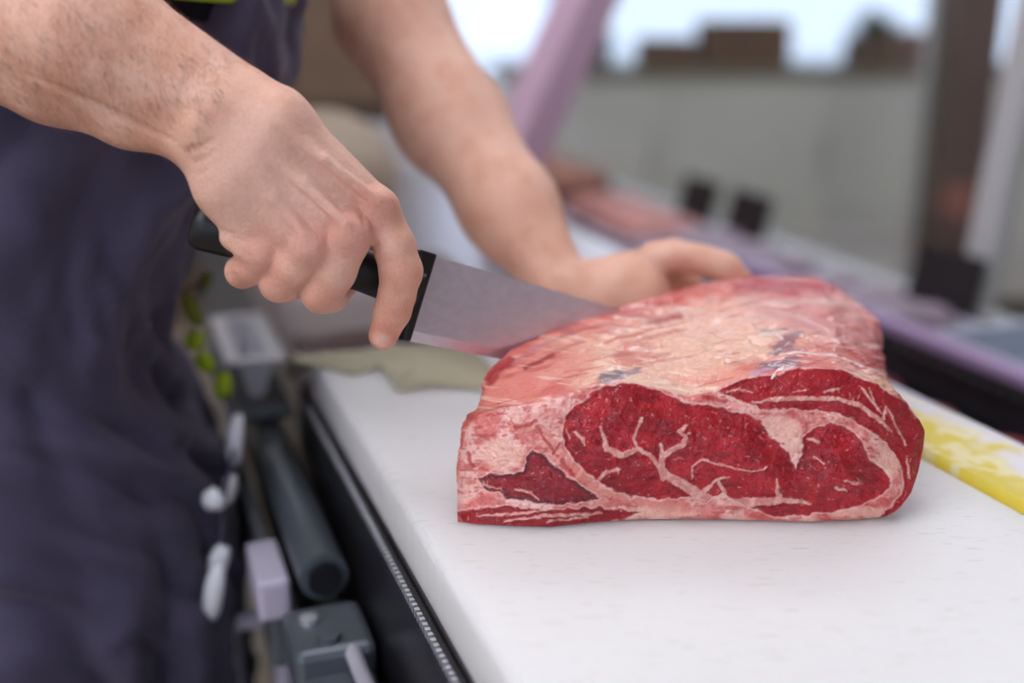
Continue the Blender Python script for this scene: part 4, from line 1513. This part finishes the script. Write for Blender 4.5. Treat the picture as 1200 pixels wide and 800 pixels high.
# ------------------------------------------------------------------ across the shop
# low grey-green cabinets in front of the shop window, goods on top
lc = empty('low_cabinet', (1.6, 4.5, 0), 'long low grey green cabinet under the shop window', 'cabinet')
wbox('cabinet_body', -.05, 3.2, 4.42, 4.95, .08, .955, M['sage'], lc)
wbox('cabinet_top', -.08, 3.23, 4.38, 4.98, .955, .985, M['khaki'], lc)
wbox('cabinet_plinth', 0, 3.15, 4.46, 4.92, 0, .08, M['dwood'], lc)
for i in range(5):
    d_ = wbox('cabinet_door', -.03 + i * .645, .595 + i * .645, 4.40, 4.42, .10, .94, M['sage'], lc)
    wbox('door_pull', .53 + i * .645, .55 + i * .645, 4.385, 4.40, .6, .75, M['frame'], d_, .002)
boxes = [(.50, .70, .10, 'box', 'small brown cardboard box beside the large box on the low cabinet'), (.74, 1.06, .17, 'box', 'large brown cardboard box on the low cabinet'), (1.34, 1.50, .10, 'box', 'low brown cardboard box at the right part of the low cabinet'), (1.51, 1.68, .13, 'brownmeat', 'reddish brown carton on the low cabinet beside the low box')]
for x0, x1, h, mt_, lb in boxes:
    e = empty('cardboard_box', ((x0 + x1) / 2, 4.65, .985), lb, 'box')
    wbox('carton', x0, x1, 4.46, 4.76, .985, .985 + h, M[mt_], e, .006)
    wbox('carton_flap', x0 + .005, x1 - .005, 4.465, 4.605, .985 + h, .992 + h, M[mt_], e, .002)
    wbox('carton_flap', x0 + .005, x1 - .005, 4.61, 4.755, .985 + h, .992 + h, M[mt_], e, .002)
for x, h, lb in ((.36, .13, 'dark green leafy pot plant at the left end of the low cabinet'), (1.50, .20, 'dark pot plant behind the boxes on the low cabinet')):
    e = empty('pot_plant', (x, 4.9, .985), lb, 'plant')
    tube('pot', [(x, 4.9, .985), (x, 4.9, 1.05)], [.05, .065], M['dwood'], e, n=18)
    V, F = [], []
    rg = np.random.default_rng(int(x * 100))
    for i in range(46):
        an, el_ = rg.uniform(0, 2 * PI), rg.uniform(.2, 1.3)
        d_ = np.array([math.cos(an) * math.cos(el_), math.sin(an) * math.cos(el_), math.sin(el_)])
        s_ = np.array([-math.sin(an), math.cos(an), 0]) * .022
        L_ = h * rg.uniform(.6, 1.1)
        o_ = np.array([x, 4.9, 1.045])
        b = len(V)
        V += [o_, o_ + d_ * L_ * .5 - s_, o_ + d_ * L_, o_ + d_ * L_ * .5 + s_]
        F += [(b, b + 1, b + 2, b + 3)]
    mk('foliage', V, F, M['green'], e, smooth=False)
# brown column and the glazed door beside it
co = empty('column', (1.30, 3.37, 0), 'dark brown column between two grey framed glass screens', 'column')
wbox('shaft', 1.235, 1.375, 3.30, 3.45, 0, ZC, M['dwood'], co)
wbox('column_base', 1.21, 1.40, 3.275, 3.475, 0, .12, M['black'], co)
wbox('brass_plate', 1.255, 1.345, 3.292, 3.30, .62, .72, M['brownmeat'], co, .001)


def screen(x0, x1, y, z0, z1, fw_, label):
    e = empty('glass_screen', ((x0 + x1) / 2, y, 0), label, 'glass screen')
    for xa in (x0, x1 - fw_):
        wbox('screen_post', xa, xa + fw_, y, y + .05, 0, z1, M['frame'], e)
    for za in (z0, z1 - fw_):
        wbox('screen_rail', x0 + fw_, x1 - fw_, y + .002, y + .048, za, za + fw_, M['frame'], e)
    wbox('screen_glass', x0 + fw_, x1 - fw_, y + .02, y + .028, z0 + fw_, z1 - fw_, M['glass'], e, 0)
    return e


screen(1.60, 2.7, 3.0, .55, 2.3, .13, 'grey framed glass screen standing right of the brown column')
screen(-.38, 1.43, 3.9, .40, 2.3, .05, 'thin framed glass screen standing left of the brown column')
# brown wooden wall unit at the far end behind the person
wu = empty('wall_unit', (-1.2, 4.6, 0), 'brown wooden shelf unit behind the person', 'shelf unit')
wbox('unit_side', -2.3, -2.26, 4.35, 4.8, 0, 1.9, M['wood'], wu)
wbox('unit_side', -.36, -.32, 4.35, 4.8, 0, 1.9, M['wood'], wu)
wbox('unit_back', -2.26, -.36, 4.76, 4.8, 0, 1.9, M['wood'], wu)
for z in (.06, .45, .80, 1.42, 1.86):
    wbox('unit_shelf', -2.26, -.36, 4.36, 4.76, z, z + .04, M['wood'] if z != .80 else M['dwood'], wu)
for i in range(4):
    wbox('unit_drawer', -2.25 + i * .475, -1.79 + i * .475, 4.37, 4.4, .50, .79, M['dwood'], wu)
for i in range(4):
    wbox('unit_panel', -2.25 + i * .475, -1.79 + i * .475, 4.40, 4.42, .85, 1.41, M['wood'], wu)

# lime tie and pale ribbon ends on the apron front
def ribbon(name, c, w_, h_, tilt, mt_, parent, cup=.006):
    V, F = [], []
    for i in range(9):
        t = i / 8 - .5
        for k in (-1, 0, 1):
            x = k * w_ * (1 - .5 * abs(2 * t) ** 3)
            z = t * 2 * h_
            V.append(np.array(c) + np.array([x * math.cos(tilt) - z * math.sin(tilt), -cup * math.cos(t * 3) - (0 if k else .003), x * math.sin(tilt) + z * math.cos(tilt)]))
    for i in range(8):
        for k in range(2):
            F.append((i * 3 + k, i * 3 + k + 1, i * 3 + 4 + k, i * 3 + 3 + k))
    o = mk(name, V, F, mt_, parent)
    o.modifiers.new('thick', 'SOLIDIFY').thickness = .0015
    return o


ap_v = np.array([v.co[:] for v in apron.data.vertices]) + ORG[apron]
ap_q = proj(ap_v)
ap_d = (ap_v - CAMP)[:, 1] * CT - (ap_v - CAMP)[:, 2] * ST


def in_front(x, y, d):
    near = np.hypot(ap_q[:, 0] - x, ap_q[:, 1] - y) < 22
    return min(d, ap_d[near].min() - .006) if near.any() else d


M['olive_lime'] = mat('olive_green_cotton', (104, 112, 24), 0.8)
for q, (x, y, d, w_, h_, tl) in enumerate(((240, 332, .99, .005, .012, -.5), (226, 362, .99, .006, .014, .3), (228, 398, .985, .008, .009, -.3), (241, 424, .985, .008, .010, .5), (262, 452, .985, .008, .013, -.1))):
    ribbon('lime_tie', U(x, y, in_front(x, y, d)), w_, h_, tl, M['lime'] if q > 1 else M['olive_lime'], apron, .003)
for x, y, d, w_, h_, tl in ((277, 515, .955, .007, .024, -.15), (252, 584, .955, .009, .010, .5), (270, 572, .955, .006, .014, -.25), (258, 655, .95, .008, .014, -.3), (252, 692, .95, .008, .026, -.2)):
    ribbon('pale_ribbon', U(x, y, in_front(x, y, d)), w_, h_, tl, M['whitep'], apron)
# the cord of the apron tie that carries the loops and ribbon ends
cord = [PF(.150, -.03, .06)] + [U(x, y, in_front(x, y, d) + .004) for x, y, d in ((240, 332, .99), (226, 362, .99), (228, 398, .985), (241, 424, .985), (262, 452, .985), (277, 515, .955), (264, 576, .955), (258, 655, .95), (252, 692, .95))]
tube('tie_cord', cord, .0016, M['cloth'], apron, n=8)
